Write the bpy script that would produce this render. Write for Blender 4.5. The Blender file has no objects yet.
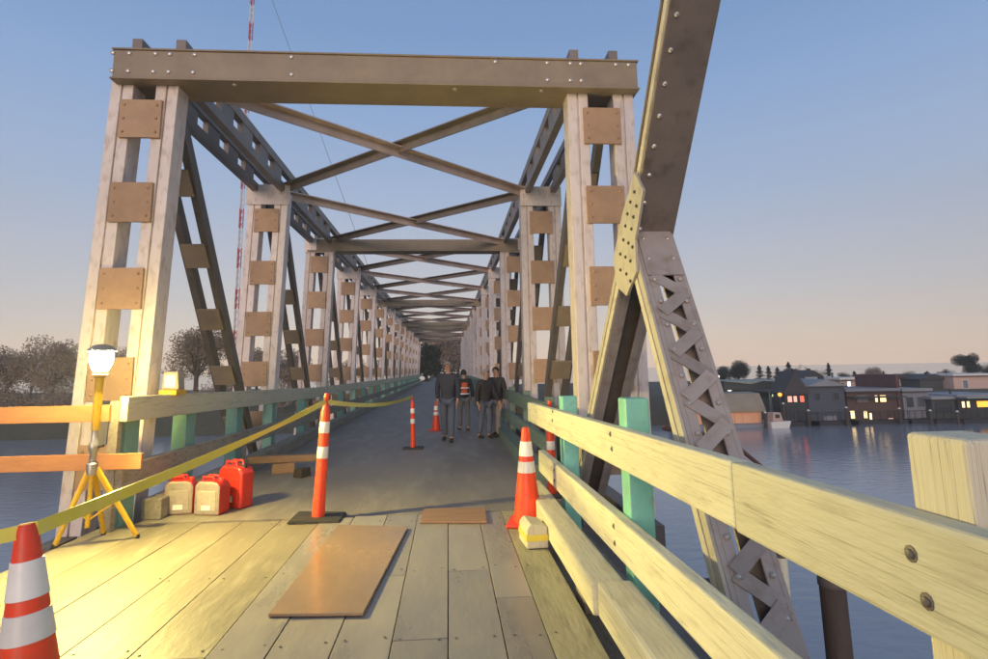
import bpy, bmesh, math, random
from mathutils import Vector, Matrix
R = math.radians
random.seed(7)
scene = bpy.context.scene
col = scene.collection

# ------------------------------------------------------------------ camera
FPX, CX, CY = 600.0, 494.0, 275.0          # focal length and principal point in photo pixels (988 x 659)
VP = (448.0, 370.0)                         # where the bridge axis (+Y) meets the horizon
ROLL = -0.004
EYE = Vector((0, 0, 1.5))
def ray0(u, v): return Vector(((u - CX) / FPX, -(v - CY) / FPX, -1.0))
Yc = ray0(*VP).normalized()
u0 = Vector((math.sin(ROLL), math.cos(ROLL), 0))
Zc = (u0 - u0.dot(Yc) * Yc).normalized()
Xc = Yc.cross(Zc)
M3 = Matrix((Xc, Yc, Zc))
def P(u, v, X=None, Y=None, Z=None):
    r = M3 @ ray0(u, v)
    if X is not None: t = (X - EYE.x) / r.x
    elif Y is not None: t = (Y - EYE.y) / r.y
    else: t = (Z - EYE.z) / r.z
    return EYE + t * r
cd = bpy.data.cameras.new('camera'); cam = bpy.data.objects.new('camera', cd); col.objects.link(cam)
cd.sensor_width = 36.0; cd.lens = 36.0 * FPX / 988.0
cd.shift_x = 0.0; cd.shift_y = -(329.5 - CY) / 988.0
cd.clip_start = 0.05; cd.clip_end = 6000
cam.matrix_world = Matrix.Translation(EYE) @ M3.to_4x4()
scene.camera = cam

# ------------------------------------------------------------------ sky, sun, exposure
SUN_EL, SUN_ROT = 10.0, 165.0      # low afterglow behind the camera, a little to its left
world = bpy.data.worlds.new('World'); scene.world = world; world.use_nodes = True
wn = world.node_tree.nodes; wl = world.node_tree.links
sky = wn.new('ShaderNodeTexSky'); sky.sky_type = 'NISHITA'; sky.sun_disc = False
sky.sun_elevation = R(SUN_EL); sky.sun_rotation = R(SUN_ROT)
sky.air_density = 1.0; sky.dust_density = 0.6; sky.ozone_density = 2.0
# clear dusk sky: peach at the horizon, pale mauve above it, blue overhead, the same all the way round
gc = wn.new('ShaderNodeTexCoord'); gs = wn.new('ShaderNodeSeparateXYZ'); wl.new(gc.outputs['Generated'], gs.inputs[0])
gr = wn.new('ShaderNodeValToRGB'); wl.new(gs.outputs['Z'], gr.inputs[0])
stops = [(0.0, (.80, .60, .47)), (.05, (.74, .60, .50)), (.115, (.61, .575, .57)), (.276, (.385, .49, .68)), (.407, (.255, .39, .64)), (.515, (.175, .31, .56)), (1.0, (.09, .155, .28))]
el = gr.color_ramp.elements
while len(el) < len(stops): el.new(.5)
for e_, (p_, c_) in zip(el, stops): e_.position = p_; e_.color = (*c_, 1)
gx = wn.new('ShaderNodeVectorMath'); gx.operation = 'SCALE'; gx.inputs['Scale'].default_value = 10.0; wl.new(gr.outputs[0], gx.inputs[0])
gm = wn.new('ShaderNodeMixRGB'); gm.inputs[0].default_value = .88; wl.new(sky.outputs[0], gm.inputs[1]); wl.new(gx.outputs[0], gm.inputs[2])
wl.new(gm.outputs[0], wn['Background'].inputs[0])
wn['Background'].inputs[1].default_value = 0.1
sd = bpy.data.lights.new('sun', 'SUN'); sun = bpy.data.objects.new('sun', sd); col.objects.link(sun)
sd.energy = 1.2; sd.angle = R(25); sd.color = (1.0, 0.74, 0.58)
_d = Vector((-math.sin(R(SUN_ROT)) * math.cos(R(SUN_EL)), math.cos(R(SUN_ROT)) * math.cos(R(SUN_EL)), math.sin(R(SUN_EL))))
sun.rotation_euler = _d.to_track_quat('Z', 'Y').to_euler()
scene.view_settings.view_transform = 'Standard'; scene.view_settings.look = 'None'
scene.view_settings.gamma = 1.0; scene.view_settings.exposure = 0.3
HAZE_DENSITY = .0011
LAMP_POWER = 2700.0; LAMP_BACK = 210.0

# ------------------------------------------------------------------ materials
MATS = {}
def mat(name, c, rough=0.6, metal=0.0, c2=None, scale=6.0, mix=(0.35, 0.7), stretch=None, bump=0.0, bscale=40.0,
        rough2=None, emit=None, estr=0.0, coat=0.0, dirt=None, knots=0.0, spec=None, grain='y'):
    m = bpy.data.materials.new(name); m.use_nodes = True
    n, l = m.node_tree.nodes, m.node_tree.links
    b = n['Principled BSDF']
    b.inputs['Roughness'].default_value = rough; b.inputs['Metallic'].default_value = metal
    b.inputs['Base Color'].default_value = (*c, 1)
    if coat: b.inputs['Coat Weight'].default_value = coat
    if spec is not None: b.inputs['Specular IOR Level'].default_value = spec
    tc = n.new('ShaderNodeTexCoord'); mp = n.new('ShaderNodeMapping'); l.new(tc.outputs['Object'], mp.inputs[0])
    if stretch: mp.inputs['Scale'].default_value = stretch
    oi = n.new('ShaderNodeObjectInfo')
    addv = n.new('ShaderNodeVectorMath'); addv.operation = 'ADD'
    sc_ = n.new('ShaderNodeMath'); sc_.operation = 'MULTIPLY'; sc_.inputs[1].default_value = 37.0
    l.new(oi.outputs['Random'], sc_.inputs[0]); l.new(mp.outputs[0], addv.inputs[0]); l.new(sc_.outputs[0], addv.inputs[1])
    vec = addv.outputs[0]
    if c2 is not None:
        nz = n.new('ShaderNodeTexNoise'); nz.inputs['Scale'].default_value = scale; nz.inputs['Detail'].default_value = 6
        nz.inputs['Roughness'].default_value = 0.65
        l.new(vec, nz.inputs['Vector'])
        rp = n.new('ShaderNodeValToRGB'); rp.color_ramp.elements[0].position = mix[0]; rp.color_ramp.elements[1].position = mix[1]
        rp.color_ramp.elements[0].color = (*c, 1); rp.color_ramp.elements[1].color = (*c2, 1)
        l.new(nz.outputs['Fac'], rp.inputs[0]); last = rp.outputs[0]
        if dirt is not None:
            n2 = n.new('ShaderNodeTexNoise'); n2.inputs['Scale'].default_value = scale * 4.3; n2.inputs['Detail'].default_value = 8
            l.new(vec, n2.inputs['Vector'])
            r2 = n.new('ShaderNodeValToRGB'); r2.color_ramp.elements[0].position = 0.52; r2.color_ramp.elements[1].position = 0.85
            l.new(n2.outputs['Fac'], r2.inputs[0])
            mx = n.new('ShaderNodeMixRGB'); mx.inputs[2].default_value = (*dirt, 1)
            l.new(r2.outputs[0], mx.inputs[0]); l.new(last, mx.inputs[1]); last = mx.outputs[0]
        # a little tone difference from piece to piece
        hv = n.new('ShaderNodeHueSaturation'); mr = n.new('ShaderNodeMapRange')
        mr.inputs['To Min'].default_value = 0.86; mr.inputs['To Max'].default_value = 1.14
        l.new(oi.outputs['Random'], mr.inputs[0]); l.new(mr.outputs[0], hv.inputs['Value']); l.new(last, hv.inputs['Color'])
        l.new(hv.outputs[0], b.inputs['Base Color'])
        if rough2 is not None:
            m2 = n.new('ShaderNodeMapRange'); m2.inputs['From Min'].default_value = 0.35; m2.inputs['From Max'].default_value = 0.65
            m2.inputs['To Min'].default_value = rough; m2.inputs['To Max'].default_value = rough2
            l.new(nz.outputs['Fac'], m2.inputs[0]); l.new(m2.outputs[0], b.inputs['Roughness'])
    if knots and c2 is not None:
        vk = n.new('ShaderNodeTexVoronoi'); vk.inputs['Scale'].default_value = knots; l.new(vec, vk.inputs['Vector'])
        rk = n.new('ShaderNodeValToRGB'); rk.color_ramp.elements[0].position = .02; rk.color_ramp.elements[1].position = .16
        rk.color_ramp.elements[0].color = (.38, .36, .33, 1); rk.color_ramp.elements[1].color = (1, 1, 1, 1); l.new(vk.outputs['Distance'], rk.inputs[0])
        mc = n.new('ShaderNodeMapping'); mc.inputs['Scale'].default_value = (7, .35, 7) if grain == 'y' else (7, 7, .5); l.new(addv.outputs[0], mc.inputs[0])
        nc = n.new('ShaderNodeTexNoise'); nc.inputs['Scale'].default_value = 2.2; nc.inputs['Detail'].default_value = 3; l.new(mc.outputs[0], nc.inputs['Vector'])
        rc = n.new('ShaderNodeValToRGB'); e_ = rc.color_ramp.elements; e_[0].position = .485; e_[0].color = (1, 1, 1, 1); e_[1].position = .515; e_[1].color = (1, 1, 1, 1)
        x_ = e_.new(.5); x_.color = (.5, .47, .42, 1); l.new(nc.outputs['Fac'], rc.inputs[0])
        k1 = n.new('ShaderNodeMixRGB'); k1.blend_type = 'MULTIPLY'; k1.inputs[0].default_value = 1; l.new(rk.outputs[0], k1.inputs[1]); l.new(rc.outputs[0], k1.inputs[2])
        k2 = n.new('ShaderNodeMixRGB'); k2.blend_type = 'MULTIPLY'; k2.inputs[0].default_value = .8; l.new(hv.outputs[0], k2.inputs[1]); l.new(k1.outputs[0], k2.inputs[2])
        l.new(k2.outputs[0], b.inputs['Base Color'])
    if bump:
        nb = n.new('ShaderNodeTexNoise'); nb.inputs['Scale'].default_value = bscale; nb.inputs['Detail'].default_value = 6
        l.new(vec, nb.inputs['Vector'])
        bp = n.new('ShaderNodeBump'); bp.inputs['Strength'].default_value = bump; bp.inputs['Distance'].default_value = 0.02
        l.new(nb.outputs['Fac'], bp.inputs['Height']); l.new(bp.outputs[0], b.inputs['Normal'])
    if emit is not None:
        b.inputs['Emission Color'].default_value = (*emit, 1); b.inputs['Emission Strength'].default_value = estr
    MATS[name] = m
    return m
mat('pale_steel', (.76, .68, .62), .55, .0, (.64, .55, .49), 1.6, stretch=(2, 2, .9), dirt=(.42, .31, .24), bump=.15)
mat('batten_brown', (.44, .28, .16), .6, 0, (.34, .21, .12), 3.0, bump=.2)
mat('beam_brown', (.30, .235, .155), .55, 0, (.22, .17, .12), 2.0, dirt=(.25, .21, .16), bump=.15)
mat('dark_steel', (.15, .13, .115), .55, 0, (.095, .085, .078), 2.5, dirt=(.12, .075, .05), bump=.15)
mat('chord_steel', (.25, .215, .19), .55, 0, (.17, .145, .13), 2.0, dirt=(.2, .13, .09), bump=.15)
mat('brace_steel', (.72, .57, .49), .55, 0, (.5, .38, .31), 2.0, bump=.1)
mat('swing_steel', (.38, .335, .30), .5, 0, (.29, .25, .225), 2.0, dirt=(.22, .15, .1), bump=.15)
mat('swing_lit', (.56, .52, .42), .5, 0, (.46, .42, .34), 2.0, dirt=(.3, .25, .18), bump=.15)  # lighter copy of the swing steel: lamp light on inner faces put into colour
mat('swing_shaded', (.24, .20, .165), .5, 0, (.18, .15, .125), 2.0, dirt=(.12, .09, .07), bump=.15)  # darker copy of the swing steel: shade on the chord put into colour
mat('bolt', (.6, .55, .48), .35, .6)
mat('rivet', (.10, .085, .07), .5, .3)
mat('cream_wood', (.68, .65, .47), .7, 0, (.60, .57, .41), 1.1, stretch=(3, .6, 3), dirt=(.46, .42, .30), bump=.3, bscale=18, knots=1.3)
mat('cream_post', (.66, .61, .44), .7, 0, (.56, .51, .37), 1.1, stretch=(3, 3, .6), dirt=(.46, .42, .30), bump=.3, bscale=18, knots=1.3, grain='z')
mat('grey_wood', (.34, .30, .24), .75, 0, (.22, .19, .15), 2.2, stretch=(4, 1, 4), dirt=(.10, .09, .07), bump=.4, bscale=18)
mat('green_paint', (.24, .62, .48), .5, 0, (.18, .52, .40), 3.0, dirt=(.22, .40, .31), bump=.15)
mat('faded_teal', (.20, .42, .34), .6, 0, (.15, .33, .27), 3.0, dirt=(.22, .30, .24), bump=.15)
mat('faded_green', (.16, .24, .19), .65, 0, (.11, .16, .13), 3.0, stretch=(3, 1, 3), dirt=(.22, .2, .15), bump=.2)
mat('orange_board', (.60, .27, .10), .65, 0, (.48, .20, .08), 3.0, stretch=(1, 4, 4), bump=.2)
mat('deck_plank', (.31, .285, .25), .38, 0, (.22, .20, .178), 1.3, stretch=(2.0, .5, 2), dirt=(.33, .30, .25), bump=.12, bscale=12, rough2=.26)
mat('deck_pale', (.25, .215, .155), .6, 0, (.175, .15, .112), 1.2, stretch=(2.2, .5, 2), dirt=(.36, .32, .24), bump=.15, bscale=14, rough2=.5)
mat('edge_plank', (.40, .37, .24), .65, 0, (.28, .26, .17), 1.5, stretch=(3, .5, 3), dirt=(.18, .16, .1), bump=.3, bscale=14)
mat('steel_plate', (.38, .25, .14), .28, .0, (.28, .19, .115), 1.8, stretch=(1.5, .6, 1), dirt=(.33, .25, .16), bump=.06, bscale=14, rough2=.16)
mat('brown_board', (.34, .20, .12), .6, 0, (.26, .15, .09), 3, stretch=(1, 4, 1), bump=.2)
mat('asphalt', (.25, .22, .185), .6, 0, (.15, .132, .118), .9, stretch=(1.4, .3, 1), dirt=(.31, .28, .235), bump=.5, bscale=60, rough2=.5)
mat('dark_timber', (.075, .055, .042), .8, 0, (.045, .034, .028), 2, stretch=(2, 2, .5), bump=.4, bscale=20)
mat('cone_orange', (.88, .065, .012), .45, 0, (.74, .05, .02), 7, dirt=(.45, .10, .05), bump=.05)
mat('reflective', (.82, .80, .76), .35, 0, (.72, .70, .66), 8)
mat('black_rubber', (.03, .03, .03), .7, 0, (.045, .042, .04), 8, bump=.3)
mat('yellow_metal', (.80, .52, .02), .4, 0, (.60, .33, .02), 6, bump=.05)
mat('galv', (.45, .43, .38), .4, .7, (.35, .33, .30), 12)
mat('tape_yellow', (.90, .72, .05), .35, 0, (.85, .72, .16), 2.0, stretch=(1, 6, 1))
mat('tape_black', (.04, .035, .02), .4)
mat('can_red', (.72, .035, .02), .38, 0, (.60, .03, .02), 6, bump=.05)
mat('can_grey', (.42, .36, .29), .5, 0, (.34, .29, .23), 5, dirt=(.25, .2, .15), bump=.1)  # also used for the glare painted on the red cans
mat('bag_yellow', (.62, .58, .16), .4, 0, (.5, .5, .2), 9, bump=.3, bscale=25)
mat('label_white', (.80, .78, .70), .5)
mat('black_plastic', (.02, .02, .022), .4)
mat('lamp_glass', (1, .9, .7), .3, emit=(1.0, .79, .23), estr=LAMP_POWER)
mat('lamp_dim_back', (1, .9, .7), .3, emit=(1.0, .79, .23), estr=LAMP_BACK)
mat('skin', (.42, .24, .17), .55)
mat('jacket_black', (.022, .022, .026), .8, 0, (.035, .033, .036), 9, bump=.2)
mat('jacket_navy', (.03, .036, .055), .8, 0, (.045, .05, .07), 9, bump=.2)
mat('vest_orange', (.75, .13, .04), .7, 0, (.6, .1, .03), 6)
mat('jeans', (.10, .12, .17), .85, 0, (.09, .105, .15), 9, bump=.2)
mat('trousers_grey', (.20, .195, .20), .85, 0, (.17, .17, .18), 9, bump=.2)
mat('shoe', (.03, .027, .025), .6)
mat('hair_dark', (.025, .018, .013), .7)
mat('hair_grey', (.28, .25, .22), .7)
mat('white_cloth', (.7, .68, .64), .8)
mat('bark', (.07, .052, .04), .9, 0, (.045, .034, .028), 4, bump=.5)
mat('leaf_dark', (.035, .048, .026), .8, 0, (.022, .03, .018), .6)
mat('leaf_conifer', (.03, .04, .03), .8, 0, (.02, .028, .022), .6)
mat('leaf_brown', (.36, .27, .20), .85, 0, (.27, .20, .15), .6)
mat('twig_brown', (.28, .21, .16), .9, 0, (.2, .15, .11), .6)
mat('grass', (.075, .075, .04), .95, 0, (.11, .09, .055), .4, dirt=(.05, .045, .03), bump=.5, bscale=3)
mat('mud', (.07, .055, .042), .8, 0, (.05, .04, .033), .5, bump=.5, bscale=2)
mat('wall_slate', (.085, .10, .125), .7, 0, (.065, .078, .10), 1.2, stretch=(.3, .3, 6))
mat('wall_brown', (.12, .075, .06), .7, 0, (.09, .058, .047), 1.2, stretch=(.3, .3, 6))
mat('wall_grey', (.24, .25, .28), .7, 0, (.19, .20, .225), 1.2, stretch=(.3, .3, 6))
mat('wall_dark', (.05, .055, .055), .7, 0, (.035, .04, .04), 1.2, stretch=(.3, .3, 6))
mat('wall_green', (.075, .085, .08), .7, 0, (.055, .065, .062), 1.2, stretch=(.3, .3, 6))
mat('wall_pink', (.62, .45, .38), .7, 0, (.52, .38, .32), .8, stretch=(.3, .3, 6))
mat('wall_beige', (.36, .31, .22), .7, 0, (.28, .24, .18), .8)
mat('wall_lit_peach', (.85, .46, .26), .7, 0, (.75, .40, .23), .8)  # peach light on the boathouse wall put into its colour
mat('wall_red', (.13, .055, .05), .7, 0, (.10, .045, .04), .8)
mat('roof_sage', (.26, .30, .27), .6, 0, (.20, .235, .215), .6, stretch=(4, .5, 1))
mat('roof_grey', (.28, .29, .31), .6, 0, (.22, .225, .24), .6)
mat('roof_dark', (.055, .05, .052), .7, 0, (.04, .037, .038), .8)
mat('trim_white', (.7, .68, .64), .6)
mat('glass_dark', (.03, .035, .045), .08, 0)
mat('lit_window', (.9, .7, .4), .3, emit=(1.0, .72, .32), estr=1.6)
mat('lit_orange', (.9, .5, .1), .3, emit=(1.0, .42, .04), estr=1.3)
mat('lit_white', (.9, .9, .9), .3, emit=(1.0, .92, .85), estr=1.5)
mat('lit_green', (.7, .9, .5), .3, emit=(.85, 1.0, .45), estr=2.2)
mat('lit_red', (.8, .1, .05), .3, emit=(1.0, .10, .06), estr=1.5)
mat('lit_pink', (.9, .55, .45), .4, emit=(1.0, .55, .42), estr=.55)
mat('mast_red', (.55, .06, .05), .5)
mat('mast_white', (.75, .72, .70), .5)
mat('float_dark', (.035, .035, .038), .8)
mat('cable_brown', (.16, .07, .05), .7)
# water
wm = bpy.data.materials.new('water'); wm.use_nodes = True
_n, _l = wm.node_tree.nodes, wm.node_tree.links
_b = _n['Principled BSDF']; _b.inputs['Base Color'].default_value = (.30, .32, .345, 1); _b.inputs['Roughness'].default_value = .12
_tc = _n.new('ShaderNodeTexCoord'); _mp = _n.new('ShaderNodeMapping'); _mp.inputs['Scale'].default_value = (1, 1.6, 1); _l.new(_tc.outputs['Object'], _mp.inputs[0])
_nz = _n.new('ShaderNodeTexNoise'); _nz.inputs['Scale'].default_value = 1.1; _nz.inputs['Detail'].default_value = 5; _nz.inputs['Roughness'].default_value = .55
_l.new(_mp.outputs[0], _nz.inputs['Vector'])
_bp = _n.new('ShaderNodeBump'); _bp.inputs['Strength'].default_value = .28; _bp.inputs['Distance'].default_value = .12
_l.new(_nz.outputs['Fac'], _bp.inputs['Height']); _l.new(_bp.outputs[0], _b.inputs['Normal'])
MATS['water'] = wm

# ------------------------------------------------------------------ mesh builder
class MB:
    def __init__(s): s.v = []; s.f = []; s.mi = []
    def add(s, vs, fs, mi=0):
        o = len(s.v); s.v += [tuple(p) for p in vs]; s.f += [tuple(o + i for i in f) for f in fs]; s.mi += [mi] * len(fs)
    def box(s, lo, hi, mi=0):
        (a, b, c), (d, e, f) = lo, hi
        s.add([(a,b,c),(d,b,c),(d,e,c),(a,e,c),(a,b,f),(d,b,f),(d,e,f),(a,e,f)],
              [(0,3,2,1),(4,5,6,7),(0,1,5,4),(1,2,6,5),(2,3,7,6),(3,0,4,7)], mi)
        return s
    def beam(s, p, q, w, h, up=(0,0,1), mi=0):          # w sideways, h along up
        p, q = Vector(p), Vector(q); d = (q - p).normalized(); u = Vector(up)
        sd_ = d.cross(u)
        if sd_.length < 1e-5: sd_ = d.cross(Vector((1,0,0)))
        sd_.normalize(); u = sd_.cross(d)
        a, b = sd_ * w / 2, u * h / 2
        vs = [p-a-b, p+a-b, p+a+b, p-a+b, q-a-b, q+a-b, q+a+b, q-a+b]
        s.add(vs, [(0,1,2,3),(4,7,6,5),(0,4,5,1),(1,5,6,2),(2,6,7,3),(3,7,4,0)], mi)
        return s
    def tube(s, pts, rads, n=10, mi=0, caps=True):
        pts = [Vector(p) for p in pts]
        if not isinstance(rads, (list, tuple)): rads = [rads] * len(pts)
        vs = []; fs = []
        prev = None
        for i, p in enumerate(pts):
            d = (pts[min(i+1, len(pts)-1)] - pts[max(i-1, 0)]).normalized()
            a = prev if prev is not None else (Vector((0,0,1)) if abs(d.z) < .9 else Vector((1,0,0)))
            a = (a - a.dot(d) * d).normalized(); prev = a; b = d.cross(a)
            for k in range(n):
                t = 2*math.pi*k/n; vs.append(p + (a*math.cos(t) + b*math.sin(t)) * rads[i])
        for i in range(len(pts)-1):
            for k in range(n):
                k2 = (k+1) % n; fs.append((i*n+k, i*n+k2, (i+1)*n+k2, (i+1)*n+k))
        if caps:
            fs.append(tuple(range(n-1, -1, -1))); fs.append(tuple(range((len(pts)-1)*n, len(pts)*n)))
        s.add(vs, fs, mi); return s
    def lathe(s, prof, c=(0,0,0), n=20, mi=0):
        vs = []; fs = []
        for r, z in prof:
            for k in range(n):
                t = 2*math.pi*k/n; vs.append((c[0]+r*math.cos(t), c[1]+r*math.sin(t), c[2]+z))
        for i in range(len(prof)-1):
            for k in range(n):
                k2 = (k+1) % n; fs.append((i*n+k, i*n+k2, (i+1)*n+k2, (i+1)*n+k))
        fs.append(tuple(range(n-1, -1, -1))); fs.append(tuple(range((len(prof)-1)*n, len(prof)*n)))
        s.add(vs, fs, mi); return s
    def prism(s, poly, y0, y1, mi=0, axis='y'):          # poly in (x,z), extruded along y  (or (y,z) along x)
        k = len(poly)
        if axis == 'y': vs = [(x, y0, z) for x, z in poly] + [(x, y1, z) for x, z in poly]
        else: vs = [(y0, a, z) for a, z in poly] + [(y1, a, z) for a, z in poly]
        s.add(vs, [tuple(range(k)), tuple(range(2*k-1, k-1, -1))] + [((i+1) % k, i, i+k, (i+1) % k + k) for i in range(k)], mi)
        return s
    def mesh(s, name, m, smooth=False):
        me = bpy.data.meshes.new(name); me.from_pydata(s.v, [], s.f)
        for x in (m if isinstance(m, (list, tuple)) else [m]): me.materials.append(MATS[x])
        me.polygons.foreach_set('material_index', s.mi)
        if smooth: me.polygons.foreach_set('use_smooth', [True] * len(s.f))
        me.validate(); me.update()
        bm = bmesh.new(); bm.from_mesh(me); bmesh.ops.recalc_face_normals(bm, faces=bm.faces); bm.to_mesh(me); bm.free()
        if smooth:
            try: me.set_sharp_from_angle(angle=R(40))
            except Exception: pass
        return me
    def build(s, name, m, parent=None, smooth=False, bevel=0.0, loc=None):
        return link(name, s.mesh(name, m, smooth), parent, bevel, loc)
def link(name, me, parent=None, bevel=0.0, loc=None):
    o = bpy.data.objects.new(name, me); col.objects.link(o)
    if parent is not None: o.parent = parent
    if loc is not None: o.location = loc
    if bevel:
        b = o.modifiers.new('bevel', 'BEVEL'); b.width = bevel; b.segments = 2; b.limit_method = 'ANGLE'
    return o
def tag(o, label=None, cat=None, group=None, kind=None):
    if label: o['label'] = label
    if cat: o['category'] = cat
    if group: o['group'] = group
    if kind: o['kind'] = kind
    return o
def thing(name, label, cat, loc=(0,0,0), rz=0, group=None):
    o = bpy.data.objects.new(name, None); col.objects.link(o); o.location = loc; o.rotation_euler = (0, 0, rz); o.empty_display_size = .2
    return tag(o, label, cat, group)
def copy_tree(o, parent=None):
    c = o.copy(); col.objects.link(c); c.parent = parent
    for ch in list(o.children): copy_tree(ch, c)
    return c

# ================================================================== SETTING
WATER_Z = -5.5
BANK_Y = 72.0
tag(MB().box((-5000, -300, WATER_Z-.5), (5000, 5500, WATER_Z)).build('water', 'water'), kind='structure')
# far bank: a low island, open water again behind it
GZ = -2.4
b = MB()
xs = [-900, -400] + [-200 + 10*i for i in range(41)] + [400, 900]
ys = [(BANK_Y-1, -6.2), (BANK_Y+2, -5.0), (BANK_Y+6, -3.4), (BANK_Y+10, -2.6), (BANK_Y+13, GZ-.05), (BANK_Y+40, GZ), (BANK_Y+85, GZ), (BANK_Y+95, -5.0), (BANK_Y+100, -6.5)]
vs = []
for y, z in ys:
    for x in xs:
        w = 1 if y < BANK_Y+14 else 0
        vs.append((x, y + w*random.uniform(-.8, .8), z + (random.uniform(-.2, .2) if w and z > -6 else 0)))
nx = len(xs)
b.add(vs, [(j*nx+i, j*nx+i+1, (j+1)*nx+i+1, (j+1)*nx+i) for j in range(len(ys)-1) for i in range(nx-1)])
tag(b.build('ground', 'grass', smooth=True), kind='structure')
tag(MB().prism([(-9, GZ-.3), (7, GZ-.3), (2.2, -.04), (-4, -.04)], BANK_Y+5, BANK_Y+92).build('embankment', 'grass'), kind='structure')
tag(MB().box((-2.6, BANK_Y+9, -.4), (.9, BANK_Y+90, .0)).build('road', 'asphalt'), kind='structure')

# ---- deck of the bridge
D0 = 7.35          # plane of the first truss posts
PAN = 5.1          # panel length
NP = 13
YEND = D0 + PAN*NP + 2.0
deck = tag(MB().box((-3.47, -4, -.42), (.86, 6.75, -.075)).build('bridge_deck', 'dark_timber'), kind='structure')
xa = -3.42; k = 0
edges = [-3.47, -2.98, -2.52, -2.1, -1.72, -1.3, -.98, -.64, -.32, -.005, .31, .56, .84]
for i in range(len(edges)-1):
    y = -4 + random.uniform(0, 1.2) * 0
    cuts = [-4, random.uniform(-1.5, 1.0), random.uniform(2.6, 4.9), 6.66 + random.uniform(-.05, .07)]
    if i in (1, 4): cuts = [-4, -.5, 3.6, 6.68]
    for c0, c1 in zip(cuts, cuts[1:]):
        zt = random.uniform(-.003, .002)
        m = 'edge_plank' if i == len(edges)-2 else ('deck_pale' if i < 5 else 'deck_plank')
        MB().box((edges[i]+.003, c0+.003, -.07), (edges[i+1]-.003, c1-.003, zt)).build('plank', m, deck, bevel=.003)
nl_ = MB()
for xe in edges[1:-1]:
    for yy in (-.5, 1.2, 2.9, 3.7, 4.9, 6.45):
        for dx in (-.05, .05):
            nl_.lathe([(.009, 0), (.008, .0025)], (xe+dx+random.uniform(-.01, .01), yy+random.uniform(-.04, .04), .0015), 6)
nl_.build('nail_heads', 'dark_steel', deck)['kind'] = 'stuff'
road = tag(MB().box((-3.2, 6.76, -.4), (1.42, YEND+6, -.012)).build('bridge_roadway', 'asphalt'), kind='structure')

# ================================================================== FAR TRUSS BRIDGE
ZB, ZT = 5.03, 5.38
XLo, XLi = -4.08, -3.28     # outer / inner edge of left post at its head
XRi, XRo = 1.55, 2.42
LEAN = .033
bridge = thing('truss_bridge', 'long steel through truss bridge with paired posts, brown batten plates and a portal beam', 'bridge', (0, D0, 0))
def bl(v): return (v[0], v[1]-D0, v[2])
LEG = .27
def post_mesh(side):
    """paired timber-wide steel legs; side -1 left, +1 right ; local origin at head centre line, z world"""
    b = MB()
    w = (XLi-XLo) if side < 0 else (XRo-XRi)
    for s in (-1, 1):
        c = s*(w/2-LEG/2)
        for t in (-1, 1):
            x0 = c + t*(LEG/4+.004)
            lean = LEAN if side < 0 else 0.0
            hw = LEG/4-.006
            zb = -.35
            vs = []
            for z, dx in ((zb, -lean*(5.05-zb)), (5.2, 0)):
                vs += [(x0-hw+dx, -.15, z), (x0+hw+dx, -.15, z), (x0+hw+dx, .15, z), (x0-hw+dx, .15, z)]
            b.add(vs, [(0,3,2,1),(4,5,6,7),(0,1,5,4),(1,2,6,5),(2,3,7,6),(3,0,4,7)])
        b.add([(v[0], v[1], v[2]) for v in []], [])
        # web closing the groove between the two flanges
        dx = -(LEAN if side < 0 else 0)*5.4
        b.add([(c-.02+dx,-.12,-.34),(c+.02+dx,-.12,-.34),(c+.02+dx,.12,-.34),(c-.02+dx,.12,-.34),(c-.02,-.12,ZB-.02),(c+.02,-.12,ZB-.02),(c+.02,.12,ZB-.02),(c-.02,.12,ZB-.02)],
              [(0,3,2,1),(4,5,6,7),(0,1,5,4),(1,2,6,5),(2,3,7,6),(3,0,4,7)])
    return b.mesh('post', 'pale_steel')
PM = {-1: post_mesh(-1), 1: post_mesh(1)}
BAT = MB().box((-.24, -.02, -.24), (.24, .02, .24)).mesh('batten_plate', 'batten_brown')
RVM = MB().lathe([(.017, 0), (.016, .008), (.008, .015)], n=8).mesh('rivet', 'batten_brown', True)
BZ = [4.56, 3.52, 2.49, 1.46, .5]
XC = {-1: (XLo+XLi)/2, 1: (XRo+XRi)/2}
for i in range(NP+1):
    for s in (-1, 1):
        po = link('post', PM[s], bridge, loc=(XC[s], PAN*i, 0), bevel=.008 if i < 3 else 0)
        for z in BZ:
            zz = z + (random.uniform(-.03, .03) if i else 0)
            link('batten_plate', BAT, po, loc=(-(LEAN if s < 0 else 0)*(5.05-zz), -.172, zz))
            if i < 3:
                for dx in (-.19, .19):
                    for dz in (-.17, 0, .17):
                        o = link('rivet', RVM, po, loc=(dx-(LEAN if s < 0 else 0)*(5.05-zz), -.19, zz+dz)); o.rotation_euler = (R(90), 0, 0)
        if i > 0:   # head plate at the node
            MB().box((-.44, -.19, 4.92), (.44, -.153, 5.34)).build('head_plate', 'pale_steel', po)
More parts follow.
